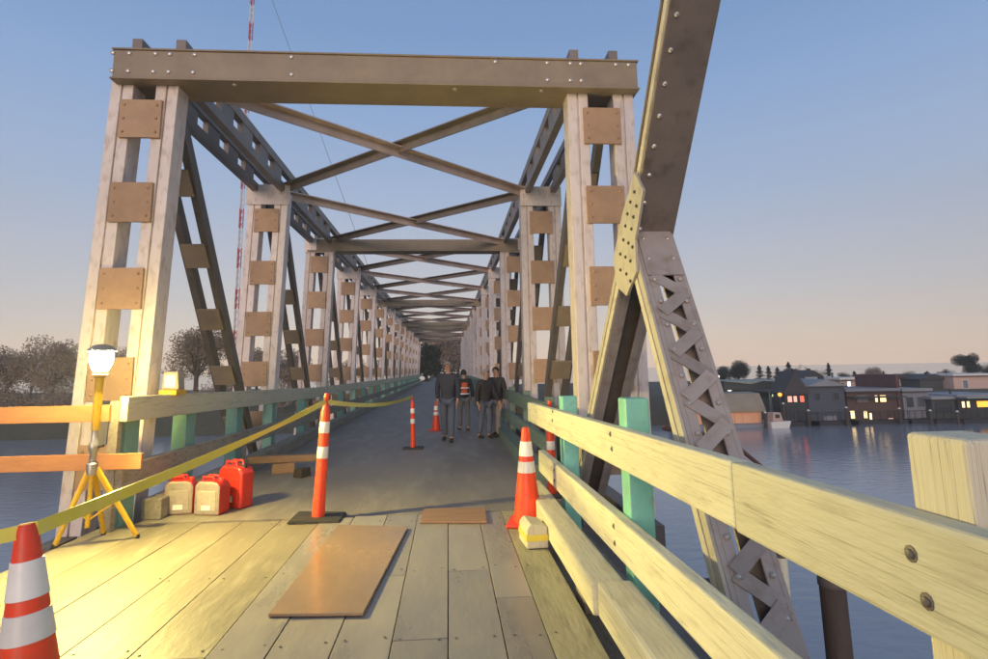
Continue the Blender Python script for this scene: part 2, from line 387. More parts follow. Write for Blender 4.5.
# top and bottom chords
for s in (-1, 1):
    ch = MB()
    for t in (-1, 1):
        c = XC[s] + t*.27
        ch.box((c-.06, .10, 5.21), (c+.06, PAN*NP+.4, 5.36)); ch.box((c-.06, .10, 5.6), (c+.06, PAN*NP+.4, 5.76))
    cho = ch.build('top_chord', 'chord_steel', bridge)
    far = MB()
    pl = MB().box((-.045, -.25, -.119), (.045, .25, .119)).mesh('tie_plate', 'chord_steel')
    for i in range(NP):
        for k in range(5):
            y = PAN*i + .75 + k*.92
            if i < 5: [link('tie_plate', pl, cho, loc=(XC[s]+q_, y, 5.48)) for q_ in (-.275, .275)]
            else: [far.box((XC[s]+q_-.05, y-.25, 5.361), (XC[s]+q_+.05, y+.25, 5.599)) for q_ in (-.275, .275)]
    far.build('tie_plates', 'chord_steel', cho)['kind'] = 'stuff'
    lo = MB()
    for t in (-1, 1):
        c = XC[s] + t*.27 - (LEAN*5.2 if s < 0 else 0)
        lo.box((c-.1, -.6, -.62), (c+.1, PAN*NP+.6, -.22))
    lo.build('bottom_chord', 'dark_steel', bridge)
    # diagonals
    for i in range(NP):
        d = MB()
        xb = XC[s] - (LEAN*5 if s < 0 else 0)
        for t in (-.16, .16):
            d.beam((XC[s]+t, PAN*i+.28, 5.08), (xb+t, PAN*(i+1)-.22, -.2), .1, .2, up=(0,.7,.7))
        do = d.build('diagonal', 'dark_steel', bridge)
        for k in range(1, 6):
            f = k/6
            p = Vector((XC[s]*(1-f)+xb*f, PAN*i+.28+f*(PAN-.5), 5.08-5.28*f))
            e = Vector((0, PAN-.5, -5.28)).normalized()*.2
            MB().beam(p-e, p+e, .34, .03, up=(0, -.7, -.7)).build('batten_plate', 'beam_brown', do, loc=(0, -.095, -.09))
# portal beam with bolts
pb = MB().box((-4.0, -.3, ZB), (2.44, .36, ZT))
pb.box((-4.02, -.32, ZT+.001), (2.46, .38, ZT+.025)); pb.box((-4.02, -.32, ZB-.025), (2.46, .22, ZB-.001))
pbo = pb.build('portal_beam', 'beam_brown', bridge, bevel=.008)
bolt = MB().lathe([(.028, 0), (.026, .012), (.014, .02)], n=10).mesh('bolt', 'bolt', True)
for x in [XLo+.08, XLo+.26, XLo+.56, XLo+.74, XLi+.22, -1.9, .62, XRi-.28, XRi+.02, XRi+.16, XRi+.62, XRi+.78]:
    for z in (ZB+.08, ZB+.31):
        if random.random() < .9:
            o = link('bolt', bolt, pbo, loc=(x + random.uniform(-.01, .01), -.3, z)); o.rotation_euler = (R(90), 0, 0)
for x in (-2.6, .1, 1.2):
    o = link('bolt', bolt, pbo, loc=(x, -.22, ZB-.026)); o.rotation_euler = (R(180), 0, 0)
# cross struts and lateral bracing
for i in (2, 5, 8, 9, 11, 13):
    st = MB().box((XC[-1]-.1, PAN*i-.2, 4.98), (XC[1]+.1, PAN*i+.2, 5.3))
    st.box((XC[-1]-.35, PAN*i-.26, 4.945), (XC[1]+.35, PAN*i+.26, 4.978))
    st.build('cross_strut', 'beam_brown', bridge)
for i in range(NP):
    xa, xb = XC[-1]+.2, XC[1]-.2
    for sgn in (0, 1):
        p = (xa if sgn == 0 else xb, PAN*i+.1, 5.3+.07*sgn); q = (xb if sgn == 0 else xa, PAN*(i+1), 5.3+.07*sgn)
        m = MB().beam(p, q, .16, .02); m.beam(Vector(p)+Vector((0,.07,-.08)), Vector(q)+Vector((0,.07,-.08)), .02, .15)
        m.build('lateral_brace', 'brace_steel' if sgn == 0 else 'chord_steel', bridge)  # pale and dark diagonals: light by facing put into the colour
# floor beams under the roadway and two piers
for i in range(0, NP+1):
    MB().box((XC[-1]-.6, PAN*i-.2, -1.0), (XC[1]+.4, PAN*i+.2, -.63)).build('floor_beam', 'dark_steel', bridge)
for j, y in enumerate((D0-.2, D0+PAN*NP*.52)):
    pr = thing('timber_pier', ['dark timber pile pier under the portal end of the bridge', 'dark timber pile pier under the middle of the far truss'][j], 'pier', (0, y, WATER_Z), group='bridge piers')
    MB().box((-4.8, -.3, 4.1), (3.1, .3, 4.49)).build('cap_beam', 'dark_timber', pr)
    for x in (-4.4, -3.2, -1.8, -.6, .6, 1.8, 2.7):
        MB().tube([(x*1.04, 0, -1.5), (x, 0, 4.12)], [.2, .17], 12).build('pile', 'dark_timber', pr, smooth=True)
# bridge abutment
ab = tag(MB().prism([(-5, -6.5), (3.4, -6.5), (3.2, -.45), (-4.8, -.45)], YEND, YEND+7).build('abutment', 'wall_beige'), 'concrete abutment carrying the far end of the truss bridge', 'abutment')

# ================================================================== SWING SPAN TRUSS (near right)
SX = 1.38; SW = .30; SXo = SX + SW
swing = thing('swing_span_truss', 'riveted end frame of the nearer span leaning over the right railing', 'truss', (SX, 4.3, 0))
def sl(p): return (p[0]-SX, p[1]-4.3, p[2])
node = P(633, 232, X=SX); ltop = P(672, -4, X=SX); foot_f = P(577, 500, X=SX); foot_n = P(735, 612, X=SX); foot_n = node + (foot_n-node)*1.16
foot_f.z = max(foot_f.z, -.02)
cdir = (ltop-node).normalized()
ctop = node + cdir*4.6
def hull_member(a, b, depth, mats, name, x0=SX, x1=SXo, up=None):
    d = (b-a).normalized(); nrm = Vector((0, -d.z, d.y))      # normal in the truss plane
    if up is not None and nrm.dot(Vector(up)) < 0: nrm = -nrm
    return d, nrm
# top chord: closed box, solid underside plate
d = cdir; nrm = Vector((0, -d.z, d.y));  nrm = nrm if nrm.z > 0 else -nrm
def sbox(mb, a, b, n0, n1, x0, x1, nn, mi=0):
    pts = []
    for q in (a, b):
        for (x, h) in ((x0, n0), (x1, n0), (x1, n1), (x0, n1)):
            w = q + nn*h; pts.append(sl((x, w.y, w.z)))
    mb.add(pts, [(0,1,2,3),(4,7,6,5),(0,4,5,1),(1,5,6,2),(2,6,7,3),(3,7,4,0)], mi)
m = MB(); a0 = node - d*.12
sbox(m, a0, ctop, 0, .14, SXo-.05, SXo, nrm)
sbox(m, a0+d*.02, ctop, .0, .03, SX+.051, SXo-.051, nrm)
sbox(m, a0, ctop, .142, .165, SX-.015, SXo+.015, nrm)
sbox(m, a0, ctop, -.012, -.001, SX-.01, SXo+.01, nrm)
tc_ = m.build('top_chord', 'swing_shaded', swing, bevel=.006)
m = MB(); sbox(m, a0, ctop, 0, .14, SX, SX+.05, nrm); sbox(m, a0, ctop, .02, .06, SX-.02, SX-.001, nrm); m.build('web_plate', 'swing_lit', tc_, bevel=.004)
rv = MB()
def rivet(mb, p, nn, r=.018):
    nn = Vector(nn).normalized(); mb.tube([p - nn*.004, p + nn*.006, p + nn*.014], [r, r*.95, r*.45], 8)
L = (ctop-a0).length
k = .15
while k < L:
    q = a0 + d*k - nrm*.012
    rivet(rv, Vector(sl((SX+.045, q.y, q.z))), -nrm)
    k += .21
o = rv.build('rivets', 'bolt', tc_); o['kind'] = 'stuff'
# far leg (top leans towards the camera, underside faces it)
def channel_member(name, a, b, under, parent, lace=True, dep=.16):
    d = (b-a).normalized(); nn = Vector((0, -d.z, d.y)); nn = nn if nn.dot(Vector(under)) > 0 else -nn   # outward face towards the viewer
    m = MB()
    for x0, x1 in ((SX, SX+.03), (SXo-.03, SXo)):
        sbox(m, a, b, -dep, 0, x0, x1, nn)
    for x0, x1, h0, h1 in ((SX+.03, SX+.09, -.02, 0), (SXo-.09, SXo-.03, -.02, 0), (SX+.03, SX+.12, -dep, -dep+.02), (SXo-.12, SXo-.03, -dep, -dep+.02)):
        sbox(m, a, b, h0, h1, x0, x1, nn)
    # raised flange strips on the inner face with a groove between
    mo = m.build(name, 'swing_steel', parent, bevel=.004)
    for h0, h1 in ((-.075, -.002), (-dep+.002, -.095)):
        k_ = MB(); sbox(k_, a, b, h0, h1, SX-.022, SX-.001, nn); k_.build('flange_strip', 'swing_lit', mo, bevel=.003)
    return mo, d, nn
leg, dl, nl = channel_member('end_post', node, foot_f, (0, -1, -.2), swing)
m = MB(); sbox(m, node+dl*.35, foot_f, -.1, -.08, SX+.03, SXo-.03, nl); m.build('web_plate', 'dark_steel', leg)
post, dn, nn_ = channel_member('laced_post', node, foot_n, (0, -1, .2), swing)
Ln = (foot_n-node).length
m = MB(); sbox(m, node-dn*.02, node+dn*.42, .001, .014, SX+.02, SXo-.02, nn_); m.build('tie_plate', 'swing_steel', post)
m = MB(); sbox(m, node+dn*(Ln-.35), node+dn*Ln, .001, .014, SX+.02, SXo-.02, nn_); m.build('tie_plate', 'swing_steel', post)
t0 = .42; kk = 0
while t0 < Ln-.4:
    for s in (0, 1):
        q0 = node + dn*t0; q1 = node + dn*(t0+.16)
        xa_, xb_ = (SX+.05, SXo-.05) if s == 0 else (SXo-.05, SX+.05)
        q0 = q0 + nn_*(.006 + .011*s); q1 = q1 + nn_*(.006 + .011*s)
        MB().beam(sl((xa_, q0.y, q0.z)), sl((xb_, q1.y, q1.z)), .085, .01, up=nn_).build('lacing_bar', 'swing_steel', post)
        t0 += .16
rv = MB(); k = .08
while k < Ln:
    for x in (SX+.06, SXo-.06):
        q = node + dn*k + nn_*.014; rivet(rv, Vector(sl((x, q.y, q.z))), nn_, .016)
    k += .19
o = rv.build('rivets', 'bolt', post); o['kind'] = 'stuff'
# back laces / bottom strut joining the feet
m = MB().beam(sl((SX+.16, foot_n.y-2.5, -.5)), sl((SX+.16, foot_f.y+.02, -.3)), .3, .26); m.build('bottom_chord', 'dark_steel', swing)
# gusset plate
g = []
for (u, v) in ((636, 172), (624, 214), (615, 258), (618, 286), (628, 296), (638, 272), (637, 240), (645, 190)):
    p = P(u, v, X=SX-.03); g.append((p.y-4.3, p.z))
gp = MB().prism(g, -.045, -.024, axis='x').build('gusset_plate', 'swing_lit', swing, bevel=.003)
rv = MB()
for (u, v) in ((635,192),(631,202),(637,206),(628,214),(634,217),(626,226),(632,229),(624,240),(629,243),(633,247),(621,254),(626,257),(631,261),(621,270),(627,274),(631,281)):
    p = P(u, v, X=SX-.045); rivet(rv, Vector(sl((SX-.045, p.y, p.z))), (-1, 0, 0), .014)
o = rv.build('rivets', 'rivet', gp); o['kind'] = 'stuff'

# ================================================================== RIGHT RAILING (near)
RX = 1.05
rail = thing('guard_rail', 'near cream timber guard rail with green posts along the right deck edge', 'guard rail', (RX, 3, 0))
def rl(x, y, z): return (x-RX, y-3, z)
def rbox(name, lo, hi, m, par=None, bev=.012): return MB().box(rl(*lo), rl(*hi)).build(name, m, par or rail, bevel=bev)
def rslope(name, x0, x1, y0, y1, zt0, zt1, h, bev=.012):
    m = MB().prism([(y0-3, zt0-h), (y1-3, zt1-h), (y1-3, zt1), (y0-3, zt0)], x0-RX, x1-RX, axis='x'); return m.build(name, 'cream_wood', rail, bevel=bev)
rslope('top_rail', 1.05, 1.13, -1.5, 2.25, 1.18, 1.145, .25); rslope('top_rail', 1.054, 1.134, 2.256, 8.1, 1.145, 1.06, .245)
rslope('middle_rail', 1.05, 1.13, -1.5, 7.2, .585, .56, .24)
rslope('curb_timber', .84, 1.045, 3.72, 7.05, .25, .25, .19, .02); rslope('curb_timber', .865, 1.075, -1.5, 3.70, .27, .265, .20, .02)
for y in (.6, 2.6, 4.3, 6.0, 6.95):
    rbox('curb_block', (.885, y-.14, -.1), (1.03, y+.14, .058), 'grey_wood')
rbox('ledge', (.875, -1.5, -.3), (1.36, 7.08, -.1), 'grey_wood')
for j, y in enumerate((-.6, 1.37, 3.95, 6.15)):
    rbox('post', (1.136, y-.09, -.09), (1.29, y+.09, (1.33, 1.33, 1.30, 1.22)[j]), 'cream_post' if j < 2 else 'green_paint')
BLM = MB().lathe([(.019, 0), (.019, .003), (.011, .004), (.010, .009), (.006, .011)], n=10).mesh('bolt', 'dark_steel', True)
for y in (-.6, 1.37, 3.95, 6.15):
    for zz in (.98, 1.07, .40, .50):
        o = link('bolt', BLM, rail, loc=(.001 if zz < .9 or y < 2 else .005, y-3+random.uniform(-.03, .03), zz)); o.rotation_euler = (0, R(-90), 0)
# far right railing, on the truss span
fr = thing('guard_rail', 'weathered green guard rail along the right side of the far roadway', 'guard rail', (1.3, 9, 0))
for z0, z1 in ((.82, 1.04), (.38, .58)): MB().box((0, -.6, z0), (.07, 64, z1)).build('rail', 'faded_green', fr)
MB().box((-.17, -.6, -.011), (.05, 64, .2)).build('curb_timber', 'faded_green', fr)
gp_ = MB().box((.072, -.08, -.2), (.2, .08, 1.1)).mesh('post', 'faded_green')
for k in range(26): link('post', gp_, fr, loc=(0, -.4+2.55*k, 0))
# left railing
lr = thing('guard_rail', 'cream timber guard rail with teal posts along the left side of the bridge', 'guard rail', (-3.2, 9, 0))
for y0, y1, zt0, zt1, h, m in ((-2.6, 6.2, 1.29, 1.13, .25, 'cream_wood'), (6.22, 64, 1.125, 1.0, .23, 'cream_wood'), (-2.6, 6.2, .62, .57, .23, 'grey_wood'), (6.22, 64, .565, .5, .2, 'grey_wood')):
    MB().prism([(y0, zt0-h), (y1, zt1-h), (y1, zt1), (y0, zt0)], -.08, 0, axis='x').build('rail', m, lr, bevel=.01)
MB().box((-.04, -2.1, -.011), (.17, 64, .2)).build('curb_timber', 'grey_wood', lr, bevel=.01)
lp = MB().box((-.25, -.14, -.2), (-.082, .14, 1.05)).mesh('post', 'faded_teal')
for y in [-2.3, -.85, 1.0] + [2.9+2.55*k for k in range(24)]: link('post', lp, lr, loc=(0, y, 0))

# ================================================================== DECK FURNITURE
# steel plate with lifted edge, brown board
pc = [P(268, 618, Z=0), P(363, 617, Z=0), P(408, 529, Z=0), P(338, 527, Z=0)]
m = MB(); m.add([(p.x, p.y, .006) for p in pc] + [(p.x, p.y, .024) for p in pc], [(0,3,2,1),(4,5,6,7),(0,1,5,4),(1,2,6,5),(2,3,7,6),(3,0,4,7)])
tag(m.build('steel_plate', 'steel_plate', bevel=.003), 'rusty brown steel plate lying on the deck before the orange post', 'plate')
bc = [P(420, 524, Z=0), P(487, 524, Z=0), P(485, 510, Z=0), P(424, 511, Z=0)]
m = MB(); m.add([(p.x, p.y, .005) for p in bc] + [(p.x, p.y, .028) for p in bc], [(0,3,2,1),(4,5,6,7),(0,1,5,4),(1,2,6,5),(2,3,7,6),(3,0,4,7)])
tag(m.build('brown_board', 'brown_board', bevel=.003), 'short brown board laid over the deck joint in the middle', 'board')

def make_cone(name, label, loc, tilt=(0,0), h=.92, group='orange traffic cones'):
    t = thing(name, label, 'traffic cone', loc, group=group); t.rotation_euler = (tilt[0], tilt[1], random.uniform(0, 1.5))
    s = h/.92
    r = lambda z: (.036 + (.145-.036)*(1-z/.92))*s
    m = MB()
    m.lathe([(r(.03), .03*s), (r(.2), .2*s), (r(.62), .62*s), (r(.88), .88*s), (.036*s, .90*s), (.028*s, .92*s)], n=28)
    body = m.build('body', 'cone_orange', t, smooth=True)
    for z0, z1 in ((.645, .785), (.49, .595)):
        MB().lathe([(r(z0)+.001, z0*s), (r(z0)+.004, z0*s+.002), (r(z1)+.004, z1*s-.002), (r(z1)+.001, z1*s)], n=28).build('reflective_band', 'reflective', body, smooth=True)
    MB().box((-.19*s, -.19*s, 0), (.19*s, .19*s, .035*s)).build('base', 'black_rubber' if 'nearest' in label else 'cone_orange', t, bevel=.012)
    return t
pcn = P(28, 522, Y=2.32)
NC = P(27, 523, Z=.92)
make_cone('traffic_cone', 'nearest orange traffic cone with two white bands at the lower left', (NC.x+.10, NC.y, .004), (0, R(-6)))
q = P(524, 527, Z=0)
make_cone('traffic_cone', 'orange traffic cone at the end of the near cream guard rail', (q.x+.05, q.y+.1, .004), (0, R(-1)))
q = P(436, 430, Z=0)
make_cone('traffic_cone', 'small distant orange cone beside the walking people', (q.x, q.y, -.012), h=.72)

def make_delineator(label, loc, h, rz=0, tilt=0):
    t = thing('delineator_post', label, 'delineator', loc, group='orange delineator posts'); t.rotation_euler = (0, tilt, rz)
    s = h/1.25; r0, r1 = .062*s, .048*s
    rr = lambda z: r0+(r1-r0)*z
    m = MB().lathe([(r0*1.05, .03*s), (rr(.3), .35*s), (rr(.8), 1.0*s), (rr(.85), 1.06*s), (r1*.55, 1.14*s), (.022*s, 1.15*s), (.022*s, 1.2*s), (.03*s, 1.21*s), (.024*s, 1.25*s)], n=20)
    bd = m.build('body', 'cone_orange', t, smooth=True)
    for z0, z1 in ((.85, .965), (.60, .715)):
        MB().lathe([(rr(z0)+.002, z0*s), (rr(z0)+.004, z0*s+.003), (rr(z1)+.004, z1*s-.003), (rr(z1)+.002, z1*s)], n=20).build('reflective_band', 'reflective', bd, smooth=True)
    MB().prism([(-.26*s, 0), (.26*s, 0), (.24*s, .035*s), (-.24*s, .035*s)], -.2*s, .2*s).build('base', 'black_rubber', t, bevel=.006)
    return t
dq1 = P(318, 519, Z=0); dq2 = P(413, 448, Z=0)
make_delineator('orange delineator post holding the yellow tape behind the steel plate', (dq1.x, dq1.y, -.004), 1.28, 0, R(2.5))
make_delineator('distant pinkish orange delineator post in the middle of the dark roadway', (dq2.x, dq2.y, -.012), 1.0, 0, R(-1))
q = P(545, 505, Y=6.75)
make_delineator('orange delineator post half hidden behind the end of the near guard rail', (1.24, 7.45, -.012), 1.12)

# barrier tape : off frame -> nearest cone tip -> delineators
def ribbon(pts, w, mname, name, label):
    t = MB(); n = 0
    P_ = []
    for a, b_, sag in pts:
        a, b_ = Vector(a), Vector(b_)
        for k in range(24):
            f = k/24; p = a.lerp(b_, f); p.z -= sag*4*f*(1-f); P_.append(p)
    P_.append(Vector(pts[-1][1]))
    vs = []; fs = []
    for i, p in enumerate(P_):
        ang = .35*math.sin(i*.21) + .15*math.sin(i*.5+1)
        d = (P_[min(i+1, len(P_)-1)] - P_[max(i-1, 0)]).normalized()
        s = d.cross(Vector((0,0,1))).normalized(); u = s.cross(d)
        wv = (u*math.cos(ang) + s*math.sin(ang))*w/2; nv = d.cross(wv).normalized()*.0012
        vs += [p-wv-nv, p+wv-nv, p+wv+nv, p-wv+nv]
    for i in range(len(P_)-1):
        o = i*4
        for k in range(4): fs.append((o+k, o+(k+1) % 4, o+4+(k+1) % 4, o+4+k))
    fs += [(0,1,2,3), (len(vs)-1, len(vs)-2, len(vs)-3, len(vs)-4)]
    t.add(vs, fs); return tag(t.build(name, mname), label, 'tape')
tip = NC + Vector((.045, .0, -.02))
d1t = Vector((dq1.x+.05, dq1.y-.03, 1.19)); d2t = Vector((dq2.x, dq2.y, .97))
ribbon([(NC + Vector((-1.0, -.7, .02)), tip, .05), (tip, d1t, .03), (d1t, d2t+Vector((-.02, 0, .02)), .09)], .055, 'tape_yellow', 'barrier_tape', 'yellow barrier tape strung from the nearest cone to the delineator posts')

# jerry cans
def make_can(label, x, y, rz, front, w=.3, dpt=.22, h=.4):
    t = thing('jerry_can', label, 'jerry can', (x, y, -.012), rz, 'fuel cans by the left rail')
    prof = [(-w/2, .0), (w/2, .0), (w/2, h*.74), (w/2-.035, h*.86), (.05, h*.9), (-w/2+.05, h*.9), (-w/2, h*.78)]
    bd = MB().prism(prof, -dpt/2, dpt/2).build('body', ['can_red', front], t, bevel=.025)
    if front != 'can_red':
        for p in bd.data.polygons:
            if abs(p.normal.y) > .9: p.material_index = 1  # pale glare on these faces put into their colour
    MB().prism([(-w*.36, h*.12), (w*.36, h*.12), (w*.36, h*.64), (-w*.36, h*.64)], -dpt/2-.006, -dpt/2+.004).build('side_panel', front, bd, bevel=.004)
    MB().box((-.05, -dpt/2-.009, h*.14), (.05, -dpt/2-.0062, h*.27)).build('paper_label', 'label_white', bd)
    for s in (-.05, .05):
        MB().tube([(-w*.3, s, h*.88), (-w*.28, s, h*.98), (w*.12, s, h*.98), (w*.16, s, h*.88)], .014, 8).build('handle', 'can_red', t, smooth=True)
    MB().lathe([(.035, 0), (.035, .035), (.03, .045)], (w*.32, 0, h*.84), 14).build('cap', 'black_plastic' if front == 'can_red' else 'can_red', t, smooth=True)
    return t
q = P(176, 513, Z=0); make_can('leftmost jerry can with glare painted pale on its front and red top', q.x+.02, 7.2, R(8), 'can_grey')
q = P(207, 514, Z=0); make_can('middle jerry can with glare painted pale on its front and red sides', q.x+.02, 7.12, R(-12), 'can_grey')
q = P(232, 506, Z=0); make_can('tallest jerry can, bright red all over', q.x+.03, 7.42, R(-24), 'can_red', .34, .2, .52)

# tripod work light
TX = P(92, 470, Y=6.0).x
tri = thing('work_light', 'lit work light on a yellow tripod at the left deck edge', 'work light', (TX, 6.0, 0))
for a, (u, v) in enumerate(((75, 546), (101, 540), (137, 538))):
    p = P(u, v, Z=.0) - Vector((TX, 6.0, 0))
    if a == 1: p = Vector((-.02, .32, 0))
    if a == 0: p = Vector((-.21, -.1, 0))
    m = MB().tube([(p.x, p.y, .012), (p.x*.08, p.y*.08, .66)], [.022, .026], 10)
    lg = m.build('leg', 'yellow_metal', tri, smooth=True)
    MB().lathe([(.022, 0), (.024, .02), (.019, .035)], (p.x, p.y, 0), 10).build('rubber_foot', 'black_rubber', lg, smooth=True)
    MB().tube([(p.x*.5, p.y*.5, .34), (0, 0, .2)], .009, 8).build('brace', 'yellow_metal', tri, smooth=True)
MB().tube([(0,0,.14), (0,0,.72)], .02, 12).build('centre_column', 'yellow_metal', tri, smooth=True)
MB().lathe([(.045, .60), (.05, .64), (.05, .7), (.03, .72), (.03, .80), (.045, .82), (.045, .88), (.03, .9), (.03, 1.0), (.036, 1.02), (.03, 1.06)], n=14).build('clamp', 'galv', tri, smooth=True)
MB().tube([(.04, 0, .85), (.1, -.03, .86)], .012, 8).build('knob', 'black_plastic', tri, smooth=True)
MB().tube([(0,0,1.0), (0,0,1.48)], .036, 12).build('mast', 'yellow_metal', tri, smooth=True)
hd = MB().lathe([(.026, 1.46), (.04, 1.475), (.045, 1.50), (.06, 1.525), (.06, 1.535)], n=18).build('lamp_socket', 'yellow_metal', tri, smooth=True)
for z, r_ in ((1.485, .05), (1.51, .06)):
    MB().lathe([(r_, z-.004), (r_+.008, z), (r_, z+.004)], n=18).build('cooling_fin', 'galv', hd, smooth=True)
lg = MB().lathe([(.05, 1.536), (.07, 1.56), (.09, 1.61), (.098, 1.65), (.096, 1.70), (.085, 1.725)], n=24).build('lamp_globe', ['lamp_glass', 'lamp_dim_back'], tri, smooth=True)
for p_ in lg.data.polygons:          # invented emission split: strong across the deck, weak towards the left post
    if p_.normal.x*.62 - p_.normal.y*.78 < .05: p_.material_index = 1
MB().lathe([(.086, 1.7255), (.125, 1.727), (.122, 1.74), (.09, 1.775), (.04, 1.793), (.012, 1.797)], n=22).build('added_spill_cap', 'galv', tri, smooth=True)  # added cap, keeps lamp light off the underside of the portal beam

# board barricade
bar = thing('barricade', 'two orange brown boards of a barricade behind the yellow tripod', 'barricade', (-3.3, 6.4, 0))
z1 = P(50, 415, Y=6.36).z; z2 = P(60, 463, Y=6.36).z
MB().box((-2.2, -.06, z1-.075), (P(110, 415, Y=6.36).x+3.3, -.02, z1+.085)).build('board', 'orange_board', bar, bevel=.004)
MB().box((-2.2, -.06, z2-.075), (P(142, 463, Y=6.36).x+3.3, -.02, z2+.075)).build('board', 'orange_board', bar, bevel=.004)
MB().box((-.06, -.018, -.02), (.03, .07, z1+.12)).build('post', 'grey_wood', bar, bevel=.004)
MB().box((-2.1, -.018, -.42), (-2.01, .07, z1+.12)).build('post', 'grey_wood', bar, bevel=.004)
MB().box((-2.3, -.1, -.55), (-.05, .14, -.422)).build('sill', 'grey_wood', bar, bevel=.004)

# small flasher box on the left rail
fl = thing('warning_light', 'small pinkish box light with a yellow base on the left rail', 'warning light', (P(173, 390, X=-3.24).x, P(173, 390, X=-3.24).y, 1.262))
MB().box((-.1, -.14, 0), (.1, .14, .06)).build('base', 'yellow_metal', fl, bevel=.01)
hb = MB().prism([(-.10, .061), (.10, .061), (.08, .27), (-.08, .27)], -.09, .09).build('housing', 'can_grey', fl, bevel=.012)
MB().box((-.06, -.098, .09), (.06, -.091, .23)).build('lens', 'lit_pink', hb)

# timber offcuts beside the left kerb
for j, (u, v, a, b_, c_, rz, lb) in enumerate(((283, 472, .34, .16, .15, .3, 'pinkish timber block lying flat behind the orange delineator'), (302, 476, .16, .2, .13, -.5, 'small dark timber block next to the flat pinkish block'))):
    q = P(u, v, Z=0)
    o = MB().prism([(-a/2, 0), (a/2, 0), (a/2-.01, c_), (-a/2+.015, c_*.94)], -b_/2, b_/2).build('timber_block', 'brown_board' if j == 0 else 'dark_timber', bevel=.006, loc=(q.x, q.y, -.012))
    o.rotation_euler.z = rz; tag(o, lb, 'timber block')
q = P(280, 458, Z=.14)
o = MB().beam((-.55, 0, .05), (.5, .1, .05), .14, .1).build('timber_block', 'brown_board', bevel=.006, loc=(P(283,472,Z=0).x, P(283,472,Z=0).y+.02, .139)); tag(o, 'long pinkish plank resting across the two timber blocks', 'timber block')

# offcut of kerb timber standing at the foot of the right cone
tb = thing('timber_block', 'pale upright timber offcut wrapped with yellow tape beside the cone', 'timber block', (.74, 5.46, .003), .08)
MB().prism([(-.1, 0), (.09, 0), (.085, .17), (-.06, .2), (-.095, .16)], -.16, .17).build('timber', 'cream_post', tb, bevel=.012)
MB().box((-.104, -.166, .06), (.094, .174, .11)).build('tape', 'tape_yellow', tb, bevel=.003)

